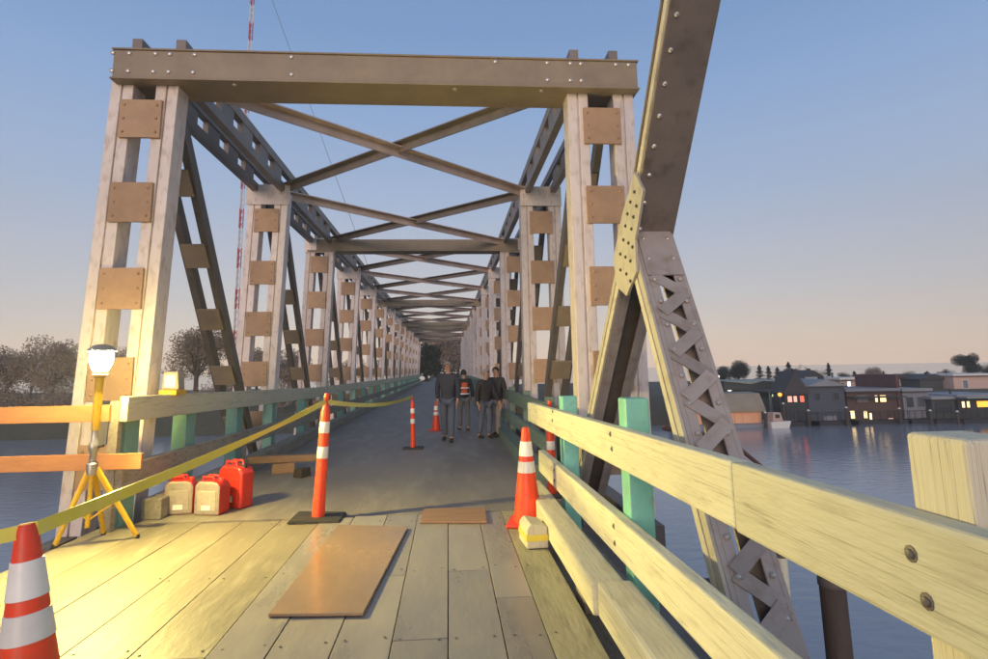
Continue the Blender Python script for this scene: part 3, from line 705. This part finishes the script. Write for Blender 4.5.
# ================================================================== PEOPLE
def skin_mesh(name, verts, edges, rad, m, sub=2):
    me = bpy.data.meshes.new(name); me.from_pydata(verts, edges, []); o = bpy.data.objects.new(name, me); col.objects.link(o)
    sk = o.modifiers.new('skin', 'SKIN'); sk.use_smooth_shade = True
    for i, r in enumerate(rad):
        d = me.skin_vertices[0].data[i]; d.radius = r if isinstance(r, tuple) else (r, r); d.use_root = (i == 0)
    ss = o.modifiers.new('sub', 'SUBSURF'); ss.levels = sub; ss.render_levels = sub
    dg = bpy.context.evaluated_depsgraph_get(); ev = o.evaluated_get(dg)
    out = bpy.data.meshes.new_from_object(ev); out.name = name
    bpy.data.objects.remove(o); bpy.data.meshes.remove(me)
    out.materials.clear(); out.materials.append(MATS[m])
    out.polygons.foreach_set('use_smooth', [True]*len(out.polygons))
    return out
def make_person(label, loc, rz, h, jacket, trousers, hair, stride=.16, arms=(.12, -.12), vest=None, lean=0.0):
    t = thing('person', label, 'person', loc, rz, 'people walking on the bridge'); s = h/1.76
    t.scale = (s, s, s)
    # local frame: facing +y
    st = stride
    hips = Vector((0, 0, .95)); ch = Vector((0, lean*.5, 1.30)); nk = Vector((0, lean, 1.50)); hd = Vector((0, lean*1.1+.02, 1.64))
    V = [hips, (0, lean*.25, 1.12), ch, nk, (0, lean*1.1+.01, 1.56), hd, (0, lean*1.1+.005, 1.71)]
    E_ = [(0,1),(1,2),(2,3),(3,4),(4,5),(5,6)]; Rr = [(.12,.085),(.11,.08),(.13,.085),(.06,.06),(.06,.065),(.078,.095),(.06,.072)]
    legs = []
    for sd_, sg in ((-1, 1), (1, -1)):
        b0 = len(V); y = st*sg
        V += [(sd_*.09, 0, .88), (sd_*.10, y*.55+.03, .50), (sd_*.10, y-.03, .10), (sd_*.105, y-.02, .045), (sd_*.115, y+.14, .035)]
        Rr += [(.09,.09),(.058,.062),(.042,.042),(.042,.045),(.04,.028)]
        E_ += [(0,b0),(b0,b0+1),(b0+1,b0+2),(b0+2,b0+3),(b0+3,b0+4)]
        legs.append([V[b0+i] for i in range(5)])
    arm_pts = []
    for sd_, sw in ((-1, arms[0]), (1, arms[1])):
        b0 = len(V)
        sh = (sd_*.19, lean*.6, 1.42); el = (sd_*.25, sw*.35+lean*.4-.02, 1.14); wr = (sd_*.25, sw+lean*.3+.04, .90); pm = (sd_*.245, sw+.07+lean*.3, .83)
        V += [sh, el, wr, pm]; Rr += [(.062,.062),(.045,.045),(.03,.032),(.018,.038)]
        E_ += [(2,b0),(b0,b0+1),(b0+1,b0+2),(b0+2,b0+3)]
        for k, (dy, ln) in enumerate(((-.028,.065),(-.010,.078),(.010,.082),(.028,.072))):
            c0 = len(V); V += [(pm[0], pm[1]+dy, pm[2]-.045), (pm[0]-sd_*.012, pm[1]+dy+.006, pm[2]-.045-ln*.6), (pm[0]-sd_*.03, pm[1]+dy+.01, pm[2]-.045-ln)]
            Rr += [.0095, .0088, .0075]; E_ += [(b0+3,c0),(c0,c0+1),(c0+1,c0+2)]
        c0 = len(V); V += [(pm[0]-sd_*.01, pm[1]+.045, pm[2]+.005), (pm[0]-sd_*.02, pm[1]+.06, pm[2]-.04)]; Rr += [.011, .009]; E_ += [(b0+3,c0),(c0,c0+1)]
        arm_pts.append((sh, el, wr))
    body = link('body', skin_mesh('body', [tuple(v) for v in V], E_, Rr, 'skin'), t)
    # face details: nose, ears, eyes
    f = MB(); hy = hd.y
    f.tube([(0, hy+.092, 1.665), (0, hy+.112, 1.63), (0, hy+.095, 1.622)], [.008, .014, .012], 8)
    for sg in (-1, 1): f.tube([(sg*.078, hy-.01, 1.665), (sg*.088, hy-.018, 1.645), (sg*.078, hy-.008, 1.615)], [.012, .017, .010], 8)
    f.build('ears_and_nose', 'skin', body, smooth=True)
    e = MB()
    for sg in (-1, 1): e.lathe([(.002, -.008), (.009, -.004), (.009, .004), (.002, .008)], (sg*.03, hy+.088, 1.655), 8)
    e.box((-.024, hy+.082, 1.588), (.024, hy+.094, 1.593)); e.build('eyes_and_mouth', 'hair_dark', body, smooth=True)
    # hair cap
    hm = MB(); n1, n2 = 8, 16; vs = []; fs = []
    for i in range(n1+1):
        for k in range(n2):
            ph = 2*math.pi*k/n2; front = max(0, math.sin(ph)); th = (i/n1)*(R(118) - R(58)*front)
            vs.append((math.sin(th)*math.cos(ph)*.092, hy-.008+math.sin(th)*math.sin(ph)*.11, 1.655+math.cos(th)*.108))
    for i in range(n1):
        for k in range(n2): fs.append((i*n2+k, i*n2+(k+1) % n2, (i+1)*n2+(k+1) % n2, (i+1)*n2+k))
    hm.add(vs, fs); hm.build('hair', hair, t, smooth=True)
    # jacket
    V = [(0, 0, .80), (0, lean*.25, 1.12), tuple(ch), (0, lean*.9, 1.46), (0, 0, .95)]; Rr = [(.175,.145),(.17,.14),(.195,.15),(.10,.10),(.175,.145)]; E_ = [(0,4),(4,1),(1,2),(2,3)]
    for sh, el, wr in arm_pts:
        b0 = len(V); w2 = tuple(Vector(el).lerp(Vector(wr), .93)); V += [sh, el, w2]; Rr += [(.08,.08),(.062,.062),(.05,.05)]; E_ += [(2,b0),(b0,b0+1),(b0+1,b0+2)]
    jk = link('jacket', skin_mesh('jacket', V, E_, Rr, jacket), t)
    if vest:
        V = [(0, -.005, .98), (0, lean*.25, 1.14), (0, lean*.5, 1.33), (0, lean*.8, 1.42)]
        link('vest', skin_mesh('vest', V, [(0,1),(1,2),(2,3)], [(.185,.15),(.18,.145),(.2,.15),(.15,.12)], vest), t)
        for z in (1.05, 1.22): MB().lathe([(.01, -.02), (.182, -.02), (.182, .02), (.01, .02)], (0, 0, z), 18).build('reflective_strip', 'reflective', t)
    V = [(0, 0, .95)]; Rr = [(.155,.12)]; E_ = []
    for lg in legs:
        b0 = len(V); k2 = tuple(Vector(lg[2]) + Vector((0, 0, -.01))); V += [lg[0], lg[1], k2]; Rr += [(.105,.105),(.078,.082),(.066,.07)]; E_ += [(0,b0),(b0,b0+1),(b0+1,b0+2)]
    link('trousers', skin_mesh('trousers', V, E_, Rr, trousers), t)
    for lg in legs:
        a = Vector(lg[3])
        V = [(a.x, a.y-.03, .05), (a.x, a.y+.05, .045), (lg[4][0], lg[4][1]+.03, .035)]
        link('shoe', skin_mesh('shoe', V, [(0,1),(1,2)], [(.05,.05),(.05,.045),(.045,.035)], 'shoe'), t)
    return t
def ground_at(u, v): return P(u, v, Z=-.012)
q = ground_at(448, 441); make_person('person in a dark jacket walking at the left of the group', (q.x, q.y, -.012), R(172), 1.70, 'jacket_navy', 'jeans', 'hair_grey', .2, (.22, -.18))
q = ground_at(464, 430); make_person('person in an orange vest half behind the dark jacketed walker', (q.x, q.y, -.012), R(10), 1.52, 'jacket_black', 'trousers_grey', 'hair_dark', .1, vest='vest_orange')
q = ground_at(485, 438); make_person('person in a black coat and grey trousers beside the right rail', (q.x, q.y, -.012), R(215), 1.52, 'jacket_black', 'jeans', 'hair_grey', .08, (.26, -.02), lean=.05)
q = ground_at(497, 436); make_person('rightmost walker in a black open jacket and grey trousers', (q.x, q.y, -.012), R(150), 1.57, 'jacket_black', 'trousers_grey', 'hair_dark', .15, (.05, .15))

# ================================================================== TREES
def leaf_cloud(rng, blobs, n, size, squash=1.0):
    b = MB(); tot = sum(r*r*r for _, r in blobs)
    for c, r in blobs:
        k = max(8, int(n*r*r*r/tot))
        for _ in range(k):
            d = Vector((rng.gauss(0,1), rng.gauss(0,1), rng.gauss(0,1))).normalized()*(r*rng.random()**.45)
            p = Vector(c)+d; a = Vector((rng.gauss(0,1), rng.gauss(0,1), rng.gauss(0,1))).normalized(); e = a.orthogonal().normalized()
            s = size*rng.uniform(.5, 1.3)
            b.add([p-a*s, p+e*s*.6, p+a*s, p-e*s*.6], [(0,1,2,3)])
    return b
def tree(label, x, y, z, h, rad, kind, seed, group, n=2200):
    rng = random.Random(seed); name = {'conifer': 'conifer_tree', 'bare': 'bare_tree', 'round': 'leafy_tree'}[kind]
    t = thing(name, label, 'tree', (x, y, z), rng.uniform(0, 6), group)
    tr = MB()
    if kind == 'conifer':
        tr.tube([(0,0,-.3), (0,0,h*.5), (0,0,h*.97)], [h*.022, h*.014, .02], 8)
        lv = MB()
        for _ in range(n):
            f = rng.random()**.75; zz = h*(.1+.9*f); lobes = .65+.35*math.sin(f*38)
            r = rad*(1-f)**.85*lobes*rng.random()**.5+.05; a = rng.uniform(0, 6.283)
            p = Vector((r*math.cos(a), r*math.sin(a), zz - r*.25)); d = Vector((math.cos(a), math.sin(a), -.35+rng.uniform(-.3,.3))).normalized(); e = d.cross(Vector((0,0,1))).normalized()
            s = h*.045*rng.uniform(.6, 1.3)
            lv.add([p-d*s, p+e*s*.5, p+d*s, p-e*s*.5], [(0,1,2,3)])
        lv.build('crown', 'leaf_conifer', t)
    elif kind == 'round':
        blobs = []
        tr.tube([(0,0,-.3), (.1,0,h*.3), (0,.1,h*.6)], [h*.035, h*.026, h*.012], 8)
        for k in range(16):
            a = rng.uniform(0, 6.283); rr = rad*rng.uniform(.1, .72); zz = h*rng.uniform(.42, .86)
            if k == 0: rr, zz = 0, h*.82
            c = (rr*math.cos(a), rr*math.sin(a), zz); blobs.append((c, rad*rng.uniform(.26, .46)))
            tr.tube([(0,0,h*.3+rng.uniform(0,.1)*h), (c[0]*.6, c[1]*.6, zz*.88), c], [h*.012, h*.008, .03], 6)
        leaf_cloud(rng, blobs, n*4, .015*h).build('crown', 'leaf_dark' if 'brown' not in label else 'leaf_brown', t)
    else:
        tw = MB()
        def grow(p, d, L, r, lev):
            q = p + d*L; mid = p + d*L*.5 + Vector((rng.uniform(-1,1), rng.uniform(-1,1), 0))*L*.06
            (tr if lev < 2 else tw).tube([p, mid, q], [r, r*.85, r*.65], 5 if lev < 2 else 3, caps=False)
            if lev >= 5: return
            for _ in range(3 if lev < 3 else 4):
                nd = (d + Vector((rng.gauss(0,1), rng.gauss(0,1), rng.gauss(.15,.6)))*.55).normalized()
                grow(q.lerp(p, rng.uniform(0, .5)), nd, L*rng.uniform(.55, .82), r*.55, lev+1)
        grow(Vector((0,0,-.3)), Vector((rng.uniform(-.08,.08), 0, 1)).normalized(), h*.30, h*.02, 0)
        tw.build('crown', 'twig_brown', t)
    tr.build('trunk', 'bark', t, smooth=True)
    return t
def at(u, v, Y): return P(u, v, Y=Y)
def tree_px(label, u, vtop, wpx, Y, kind, seed, group, n=2200):
    p = at(u, vtop, Y); depth = Y
    tree(label, p.x, Y, GZ, max(1.5, p.z-GZ), wpx*depth/FPX/2*(2.6 if kind == 'conifer' else 1.15), kind, seed, group, n)
FT = 'trees beyond the float homes'
tree_px('dark rounded tree left of the street lamp on the far bank', 722, 366, 26, 92, 'round', 1, FT, 3000)
tree_px('dark broad tree right of the street lamp on the far bank', 737, 362, 26, 94, 'round', 2, FT, 3000)
for k, (u, v, w, lb) in enumerate(((759, 365, 9, 'leftmost slim conifer of the row above the sage roof'), (768, 366, 9, 'second slim conifer from the left above the sage roof'), (777, 367, 10, 'third slim conifer from the left above the sage roof'),
                                   (788, 362, 12, 'tallest dark conifer right of the three slim ones'), (828, 363, 7, 'thin pointed conifer rising right of the dark far roof'), (854, 371, 8, 'short conifer tip above the pale flat roof'))):
    tree_px(lb, u, v, w, 105, 'conifer', 10+k, FT, 1500)
tree_px('bare grey tree rising behind the tallest conifer', 797, 354, 22, 110, 'bare', 20, FT)
tree_px('brown bushy tree behind the brown float home', 878, 368, 20, 100, 'round', 21, FT, 2200)
tree_px('bare thorny tree behind the brown float home', 889, 366, 18, 102, 'bare', 22, FT)
tree_px('small dark tree left of the pale pinkish house', 938, 371, 8, 104, 'round', 23, FT, 900)
tree_px('large round dark tree behind the pale pinkish house', 966, 354, 24, 104, 'round', 24, FT, 3200)
# end of the bridge
EG = 'trees at the far end of the bridge'
for k, (u, v, w, Y, kd, lb) in enumerate(((412, 330, 46, 92, 'bare', 'bare tree left of the road at the far bridge end'), (438, 326, 56, 112, 'round', 'brown leafy tree over the road at the far bridge end'),
        (470, 333, 30, 128, 'bare', 'bare tree right of the road at the far bridge end'), (490, 330, 40, 98, 'round', 'brown bushy tree behind the right rail at the bridge end'), (398, 334, 44, 100, 'round', 'brown rounded tree left of the far bridge end'),
        (448, 340, 26, 140, 'conifer', 'dark conifer seen down the middle of the bridge'),
        (426, 336, 34, 90, 'round', 'dark leafy tree just left of the road beyond the bridge'), (458, 334, 36, 134, 'round', 'dark leafy tree closing the view along the road'), (478, 338, 30, 92, 'round', 'dark leafy tree just right of the road beyond the bridge'), (406, 346, 30, 88, 'round', 'low dark tree at the left foot of the bridge ramp'))):
    tree_px(lb, u, v, w, Y, kd, 40+k, EG, 1800)
# left bank
LG = 'bare trees on the left bank'
LB = [(-12, 355, 70, 88, 'bare', 'at the left picture edge'), (12, 350, 60, 84, 'round', 'second from the left edge'), (36, 344, 64, 92, 'bare', 'above the orange boards'),
      (58, 340, 56, 86, 'round', 'left of the work light globe'), (84, 346, 60, 90, 'bare', 'behind the work light globe'), (112, 352, 56, 86, 'round', 'between the work light and the portal post'),
      (140, 350, 50, 94, 'bare', 'behind the foot of the left portal post'), (172, 332, 50, 90, 'bare', 'just right of the left portal post'), (200, 324, 60, 86, 'round', 'in the middle of the first left truss panel'),
      (226, 336, 60, 92, 'bare', 'left of the second truss post'), (258, 349, 40, 88, 'round', 'behind the second left truss post'), (290, 349, 44, 92, 'round', 'between second and third left truss posts'),
      (325, 356, 40, 90, 'bare', 'behind the third left truss post'), (352, 358, 36, 86, 'round', 'behind the fourth left truss post')]
for k, (u, v, w, Y, kd, where) in enumerate(LB):
    tree_px(('brown bare tree on the left bank, ' if kd == 'bare' else 'brown bushy tree on the left bank, ') + where, u, v, w, Y, kd, 60+k, LG, 2600)
rng = random.Random(5)
bs = MB()
for k in range(90):
    x = -160 + 154*rng.random(); y = BANK_Y + rng.uniform(7, 22); hh = rng.uniform(1.2, 4.2)
    lc = leaf_cloud(rng, [((x+rng.uniform(-1.5,1.5), y, GZ-.3+hh*rng.uniform(.3,.7)), hh*.6) for _ in range(3)], 900, .13); bs.add(lc.v, lc.f)
for k in range(40):
    x = 5 + 140*rng.random(); y = BANK_Y + rng.uniform(14, 24); hh = rng.uniform(.8, 2.2)
    lc = leaf_cloud(rng, [((x, y, GZ-.1+hh*.4), hh*.6)], 500, .12); bs.add(lc.v, lc.f)
tag(bs.build('bank_scrub', 'leaf_brown'), 'brown winter scrub covering the far river bank', 'scrub', kind='stuff')

# ================================================================== FLOAT HOMES (right)
def window(par, x0, x1, z0, z1, yf, pane, frame='trim_white'):
    w = MB(); t = .09
    w.box((x0-t, yf-.06, z1), (x1+t, yf+.02, z1+t)); w.box((x0-t, yf-.1, z0-t), (x1+t, yf+.02, z0)); w.box((x0-t, yf-.06, z0), (x0, yf+.02, z1)); w.box((x1, yf-.06, z0), (x1+t, yf+.02, z1))
    wo = w.build('window', frame, par)
    MB().box((x0, yf-.02, z0), (x1, yf-.004, z1)).build('pane', pane, wo)
HY = 69.0
def X(u, Y=HY): return P(u, 400, Y=Y).x
def Zp(v, u, Y=HY): return P(u, v, Y=Y).z
HG = 'float homes along the far shore'
def home(label, u0, u1, vt, wall, roof, wins, Y=HY, dep=7.0, gable=None, trim='trim_white', floors=None, base=True, name='float_home', zb=WATER_Z+.45):
    x0, x1 = X(u0, Y), X(u1, Y); um = (u0+u1)/2; zt = Zp(vt, um, Y); cx = (x0+x1)/2
    t = thing(name, label, 'float home' if base else 'house', (cx, Y, WATER_Z if base else zb), group=HG if base else 'houses on the far bank')
    o = lambda z: z - (WATER_Z if base else zb)
    w = (x1-x0)/2
    if base:
        MB().box((-w-.7, -1.3, -.3), (w+.5, dep+.5, .45)).build('float', 'float_dark', t)
        rl_ = MB(); k = -w-.6
        while k < w+.4: rl_.box((k, -1.22, .451), (k+.05, -1.17, 1.4)); k += .9
        rl_.box((-w-.6, -1.225, 1.4), (w+.45, -1.165, 1.46)); rl_.build('deck_railing', 'float_dark', t)
    MB().box((-w, 0, o(zb)+.001), (w, dep, o(zt))).build('wall', wall, t)
    if gable:
        gz = o(Zp(gable, um, Y))
        MB().prism([(-w-.3, o(zt)+.002), (w+.3, o(zt)+.002), (0, gz)], -.35, dep+.35).build('roof', roof, t)
    else:
        MB().box((-w-.3, -.4, o(zt)+.002), (w+.3, dep+.3, o(zt)+.3)).build('roof', roof, t)
    if gable: MB().box((w*.35, dep*.3, o(zt)+.1), (w*.35+.5, dep*.3+.5, gz+.25)).build('chimney', 'roof_dark', t)
    else: MB().tube([(-w*.5, dep*.4, o(zt)+.2), (-w*.5, dep*.4, o(zt)+.9)], .12, 8).build('vent_pipe', 'roof_dark', t)
    MB().box((-w-.28, -.36 if gable else -.43, o(zt)-.14), (w+.28, -.3 if gable else -.41, o(zt))).build('gutter', 'roof_dark', t)
    for (a, b_, c, d_, pane) in wins:
        window(t, X(a, Y)-cx, X(b_, Y)-cx, o(Zp(d_, um, Y)), o(Zp(c, um, Y)), 0, pane, trim)
    return t
h = home('dark gabled float home with reddish lit windows beside the beige boathouse', 785, 807, 393, 'wall_dark', 'roof_dark', [(787.5, 792, 396, 402, 'lit_pink'), (793.5, 797, 396, 402, 'lit_pink'), (800, 804, 396, 402, 'lit_red'), (795, 799, 379.5, 386, 'lit_white'), (789, 793, 411, 420, 'glass_dark'), (798, 803, 411, 420, 'glass_dark')], gable=371, trim='wall_dark', dep=2.6)
h = home('slate blue float home with a shallow gable and a pale low window', 808, 845, 386, 'wall_slate', 'roof_grey', [(822, 835, 416, 424, 'wall_grey'), (815, 820, 393, 400, 'glass_dark'), (834, 839, 393, 400, 'glass_dark')], gable=379, trim='wall_slate')
h = home('brown two storey float home with several warm lit windows', 847, 897, 391, 'wall_brown', 'wall_grey', [(875, 877.6, 395.5, 402, 'lit_window'), (880, 886, 395.5, 402, 'lit_window'), (848.5, 853, 410.5, 418, 'lit_window'), (862, 865.5, 411, 418, 'lit_window'), (867.5, 870, 413, 422, 'lit_window'), (857, 868, 395, 402, 'wall_grey'), (886, 891, 418.5, 421.5, 'lit_pink')], trim='wall_brown')
x0 = X(847)-h.location.x; x1 = X(897)-h.location.x
MB().box((x0-.1, -1.5, 3.0), (x1+.1, -.001, 3.15)).build('balcony', 'wall_dark', h)
MB().box((x1-.02, -.2, .46), (x1+.35, 7.1, 5.6)).build('end_wall', 'wall_red', h)
h = home('light grey boxy float home right of the brown one', 903, 929, 391, 'wall_grey', 'roof_grey', [(906, 913, 397, 407, 'glass_dark'), (917, 924, 397, 407, 'wall_slate'), (902.6, 911, 417, 428, 'wall_grey'), (917, 926, 418, 428, 'glass_dark')], trim='wall_grey')
h = home('low dark float home with a white door post and grey roof edge', 931, 956, 399, 'wall_green', 'roof_grey', [(935, 950, 404, 412, 'glass_dark'), (938, 942.5, 420, 432, 'lit_white'), (933, 936, 420, 430, 'glass_dark')], Y=68, trim='wall_dark')
h = home('rightmost dark float home with glowing orange windows', 957.5, 1010, 397, 'wall_dark', 'roof_grey', [(961, 964, 401, 407, 'lit_window'), (966, 969, 401, 407, 'lit_window'), (976, 996, 401, 407, 'lit_orange'), (962, 985, 420, 432, 'glass_dark')], Y=67.5, trim='wall_dark')
x0 = X(957.5, 67.5)-h.location.x; x1 = X(1010, 67.5)-h.location.x
MB().box((x0-.2, -1.6, 2.8), (x1+.2, -.002, 3.0)).build('balcony', 'roof_sage', h)
# boathouse
by = 68.0
bx0, bx1 = X(690, by), X(760, by); cxb = (bx0+bx1)/2
bh = thing('boathouse', 'low beige floating boathouse with peach light painted on its wall', 'boathouse', (cxb, by, WATER_Z))
hw = (bx1-bx0)/2
MB().box((-hw-.3, -.8, -.3), (hw+2.4, 6.5, .45)).build('float', 'wall_grey', bh)
zt = Zp(412, 730, by)-WATER_Z; zr = Zp(393, 730, by)-WATER_Z
MB().box((-hw, 0, .451), (hw, 6, zt)).build('wall', 'wall_lit_peach', bh)
for k in range(9):
    MB().box((-hw+.3+k*(2*hw-.6)/8-.05, -.05, .452), (-hw+.3+k*(2*hw-.6)/8+.05, -.001, zt-.01)).build('wall_batten', 'wall_lit_peach', bh)
MB().prism([(-.5, zt+.002), (6.5, zt+.002), (6.5, zr-.4), (3.0, zr), (.6, zr-.12), (-.5, zt+.35)], -hw-.3, hw+.3, axis='x').build('roof', 'wall_beige', bh)
# moored boat right of it
mb_ = thing('moored_boat', 'small moored cabin boat with a white hull and orange lamp', 'boat', (X(770, by), by-1.2, WATER_Z), .1)
MB().prism([(-1.2, -.1), (.9, -.1), (1.25, .75), (-1.3, .7)], -.75, .75).build('hull', 'trim_white', mb_, bevel=.08)
MB().prism([(-.9, .72), (.4, .72), (.1, 1.7), (-.8, 1.7)], -.55, .55).build('cabin', 'wall_pink', mb_, bevel=.05)
MB().box((-.6, -.57, 1.1), (-.05, -.552, 1.5)).build('cabin_window', 'glass_dark', mb_)
MB().tube([(.6, 0, .7), (.6, 0, 4.0)], .05, 8).build('mast', 'dark_timber', mb_)
MB().lathe([(.05, 0), (.22, .12), (.22, .35), (.05, .45)], (.6, 0, 3.4), 10).build('lamp', 'lit_orange', mb_)
# dock lamps
def lamp_post(label, u, v, Y, m, zb, name='street_lamp'):
    p = P(u, v, Y=Y); t = thing(name, label, 'street lamp', (p.x, Y, zb), group='lamps along the far shore'); H = p.z-zb
    MB().tube([(0,0,0), (0,0,H)], [.1, .06], 8).build('pole', 'roof_grey', t)
    MB().tube([(0,0,H), (.5,0,H+.2)], .05, 6).build('arm', 'roof_grey', t)
    MB().lathe([(.05, -.1), (.28, .0), (.32, .25), (.1, .42)], (.5, -.05, H-.1), 10).build('lamp_head', m, t)
lamp_post('tall white street lamp in front of the dark rounded trees', 714, 377, 88, 'lit_white', GZ)
lamp_post('low yellow lamp under the tall white street lamp', 716, 392, 84, 'lit_orange', GZ-.1)
lamp_post('green white dock light left of the dark gabled home', 769, 391, 73.5, 'lit_green', -5.0)
lamp_post('upper green white light beside the dark gable', 779, 386, 74, 'lit_green', -5.0)
lamp_post('lower green white light above the moored boat', 771, 396, 73, 'lit_green', -5.0)
lamp_post('tiny white lamp above the beige boathouse roof', 726, 390, 85, 'lit_white', GZ)
lamp_post('left yellow lamp glowing beyond the walking people', 471, 372, 84, 'lit_orange', GZ)
lamp_post('right yellow lamp glowing above the walking people', 476, 368, 88, 'lit_orange', GZ)
for k, (u, v, w, Y, kd, lb) in enumerate(((816, 371, 20, 108, 'round', 'dark tree filling the gap behind the slate float home'), (843, 373, 14, 106, 'round', 'low dark tree left of the pale flat roofed house'), (868, 371, 16, 104, 'round', 'dark tree behind the left half of the brown float home'),
        (908, 372, 16, 104, 'round', 'dark tree peeping over the dark red house'), (927, 371, 12, 108, 'conifer', 'narrow conifer right of the dark red house'), (946, 370, 16, 106, 'round', 'dark tree directly left of the pale pinkish house'), (986, 364, 18, 108, 'round', 'dark tree at the right picture edge behind the pinkish house'))):
    tree_px(lb, u, v, w, Y, kd, 90+k, FT, 1600)
for k, (u, v, Y, lb) in enumerate(((783, 404, 66.9, 'timber mooring pile left of the dark gabled home'), (808, 411, 66.9, 'timber mooring pile between gabled and slate homes'), (846, 408, 66.9, 'timber mooring pile between slate and brown homes'), (899, 409, 66.9, 'timber mooring pile right of the brown home'), (930, 411, 65.6, 'timber mooring pile beside the white door post'), (957, 412, 65.3, 'timber mooring pile left of the glowing orange windows'), (765, 413, 66.4, 'timber mooring pile beside the moored boat'))):
    p = P(u, v, Y=Y); t = thing('mooring_pile', lb, 'pile', (p.x, Y, WATER_Z), group='mooring piles along the float homes')
    MB().tube([(0, 0, -1), (.03, 0, p.z-WATER_Z)], [.2, .16], 10).build('shaft', 'dark_timber', t, smooth=True)
    MB().lathe([(.17, 0), (.18, .02), (.02, .2)], (.03, 0, p.z-WATER_Z), 10).build('cap', 'trim_white', t, smooth=True)
# houses on the bank
def bank_house(label, u0, u1, vt, wall, roof, Y, gable=None, wins=(), dep=8):
    return home(label, u0, u1, vt, wall, roof, list(wins), Y=Y, dep=dep, gable=gable, base=False, name='house', zb=GZ-.3)
t = thing('boat_shed', 'large shed with a sage green sloping roof behind the dock lights', 'shed', (X(758, 80), 80, -1.8))
wv = (X(792, 80)-X(727, 80))/2; zz = Zp(381, 758, 80)+1.8
MB().box((-wv, 0, 0), (wv, 9, 1.2)).build('wall', 'wall_green', t)
MB().prism([(-wv-.3, 1.202), (wv+.3, 1.202), (wv+.3, zz-.3), (wv*.15, zz), (-wv*.2, zz-.4)], -.4, 9.4).build('roof', 'roof_sage', t)
bank_house('house with a long dark ridge roof behind the slate float home', 803, 827, 379, 'wall_dark', 'roof_dark', 96, gable=370)
bank_house('pale house with a flat roof above the brown float home', 842, 868, 379.5, 'wall_pink', 'trim_white', 86, wins=[(849, 852, 381.5, 386, 'lit_white')])
bank_house('dark red house with a lit white window behind the trees', 894, 922, 376.5, 'wall_red', 'roof_dark', 92, wins=[(902, 908, 379, 385, 'wall_pink')])
bank_house('grey green house left of the pale pinkish one', 922, 952, 379, 'wall_green', 'roof_dark', 88, gable=374)
bank_house('pale pinkish house with a flat roof at the right edge', 956, 1000, 375.5, 'wall_pink', 'trim_white', 86, wins=[(965, 970, 380, 388, 'wall_grey')])

# ================================================================== MAST, PILES
my = 125.0; p0 = P(238, 0, Y=my)
ms = thing('radio_mast', 'tall red and white lattice radio mast beyond the left truss', 'mast', (P(240, 240, Y=my).x, my, GZ))
Hm = p0.z - GZ + 14; sec = 4.2; k = 0; wmh = .42
while k*sec < Hm:
    b = MB(); z0, z1 = k*sec, min((k+1)*sec, Hm)
    cs = [(wmh*math.cos(a), wmh*math.sin(a)) for a in (0, 2.094, 4.189)]
    for c in cs: b.tube([(c[0], c[1], z0), (c[0], c[1], z1)], .11, 6)
    for j in range(3):
        zz = z0 + (z1-z0)*j/3; dz = (z1-z0)/3
        for i in range(3): b.tube([(*cs[i], zz), (*cs[(i+1) % 3], zz+dz)], .05, 5)
    b.build('mast_section', 'mast_red' if k % 2 == 0 else 'mast_white', ms); k += 1
pa = P(247, 4, Y=my-6); pb_ = P(316, 165, Y=my-4)
dirw = (pb_-pa); top = pa - dirw*.12; e_ = pa + dirw*((pa.z-GZ)/(pa.z-pb_.z)) if pa.z > pb_.z else pb_
L0 = ms.location
MB().tube([Vector((0, 0, Hm-2)), e_-L0], .05, 5).build('guy_wire', 'dark_steel', ms)

pg = 'fender piles right of the deck'
for j, (u, v, Y, r, m, lb) in enumerate(((832, 585, 6.6, .13, 'dark_timber', 'dark round fender pile standing in the water at the right'), (781, 556, 6.2, .055, 'cream_wood', 'slim pale post standing beside the dark fender pile'), (768, 552, 6.9, .11, 'cable_brown', 'reddish brown pile close behind the laced post'))):
    q = P(u, v, Y=Y)
    pt = thing('fender_pile', lb, 'pile', (q.x, Y, WATER_Z), group=pg)
    Hh = q.z - WATER_Z + .25
    MB().tube([(0, 0, -1.5), (.02, 0, Hh*.5), (0, 0, Hh-.03), (0, 0, Hh)], [r*1.1, r*1.03, r, r*.85], 14).build('shaft', m, pt, smooth=True)
    MB().lathe([(r*1.02, Hh-.26), (r*1.08, Hh-.25), (r*1.08, Hh-.18), (r*1.02, Hh-.17)], n=14).build('band', 'dark_steel', pt, smooth=True)
qa = P(726, 438, X=2.2); qb = P(766, 470, X=3.4)
tag(MB().tube([(SXo-.02, qa.y-.1, qa.z+.1), qa, qb, (P(781,556,Y=6.2).x, 6.2, -.62)], .02, 8).build('cable', 'cable_brown', smooth=True), 'thin brown cable dropping from the truss to the slim pale post', 'cable')

# ================================================================== DUSK HAZE
hz = MB().box((-320, -40, WATER_Z-2.5), (320, 330, 112)).build('haze', 'water')
hm_ = bpy.data.materials.new('haze'); hm_.use_nodes = True
hn, hl = hm_.node_tree.nodes, hm_.node_tree.links
hn.remove(hn['Principled BSDF']); pv = hn.new('ShaderNodeVolumePrincipled')
pv.inputs['Color'].default_value = (.92, .90, .90, 1); pv.inputs['Density'].default_value = HAZE_DENSITY; pv.inputs['Anisotropy'].default_value = .1
hl.new(pv.outputs[0], hn['Material Output'].inputs['Volume'])
hz.data.materials.clear(); hz.data.materials.append(hm_); hz['kind'] = 'stuff'
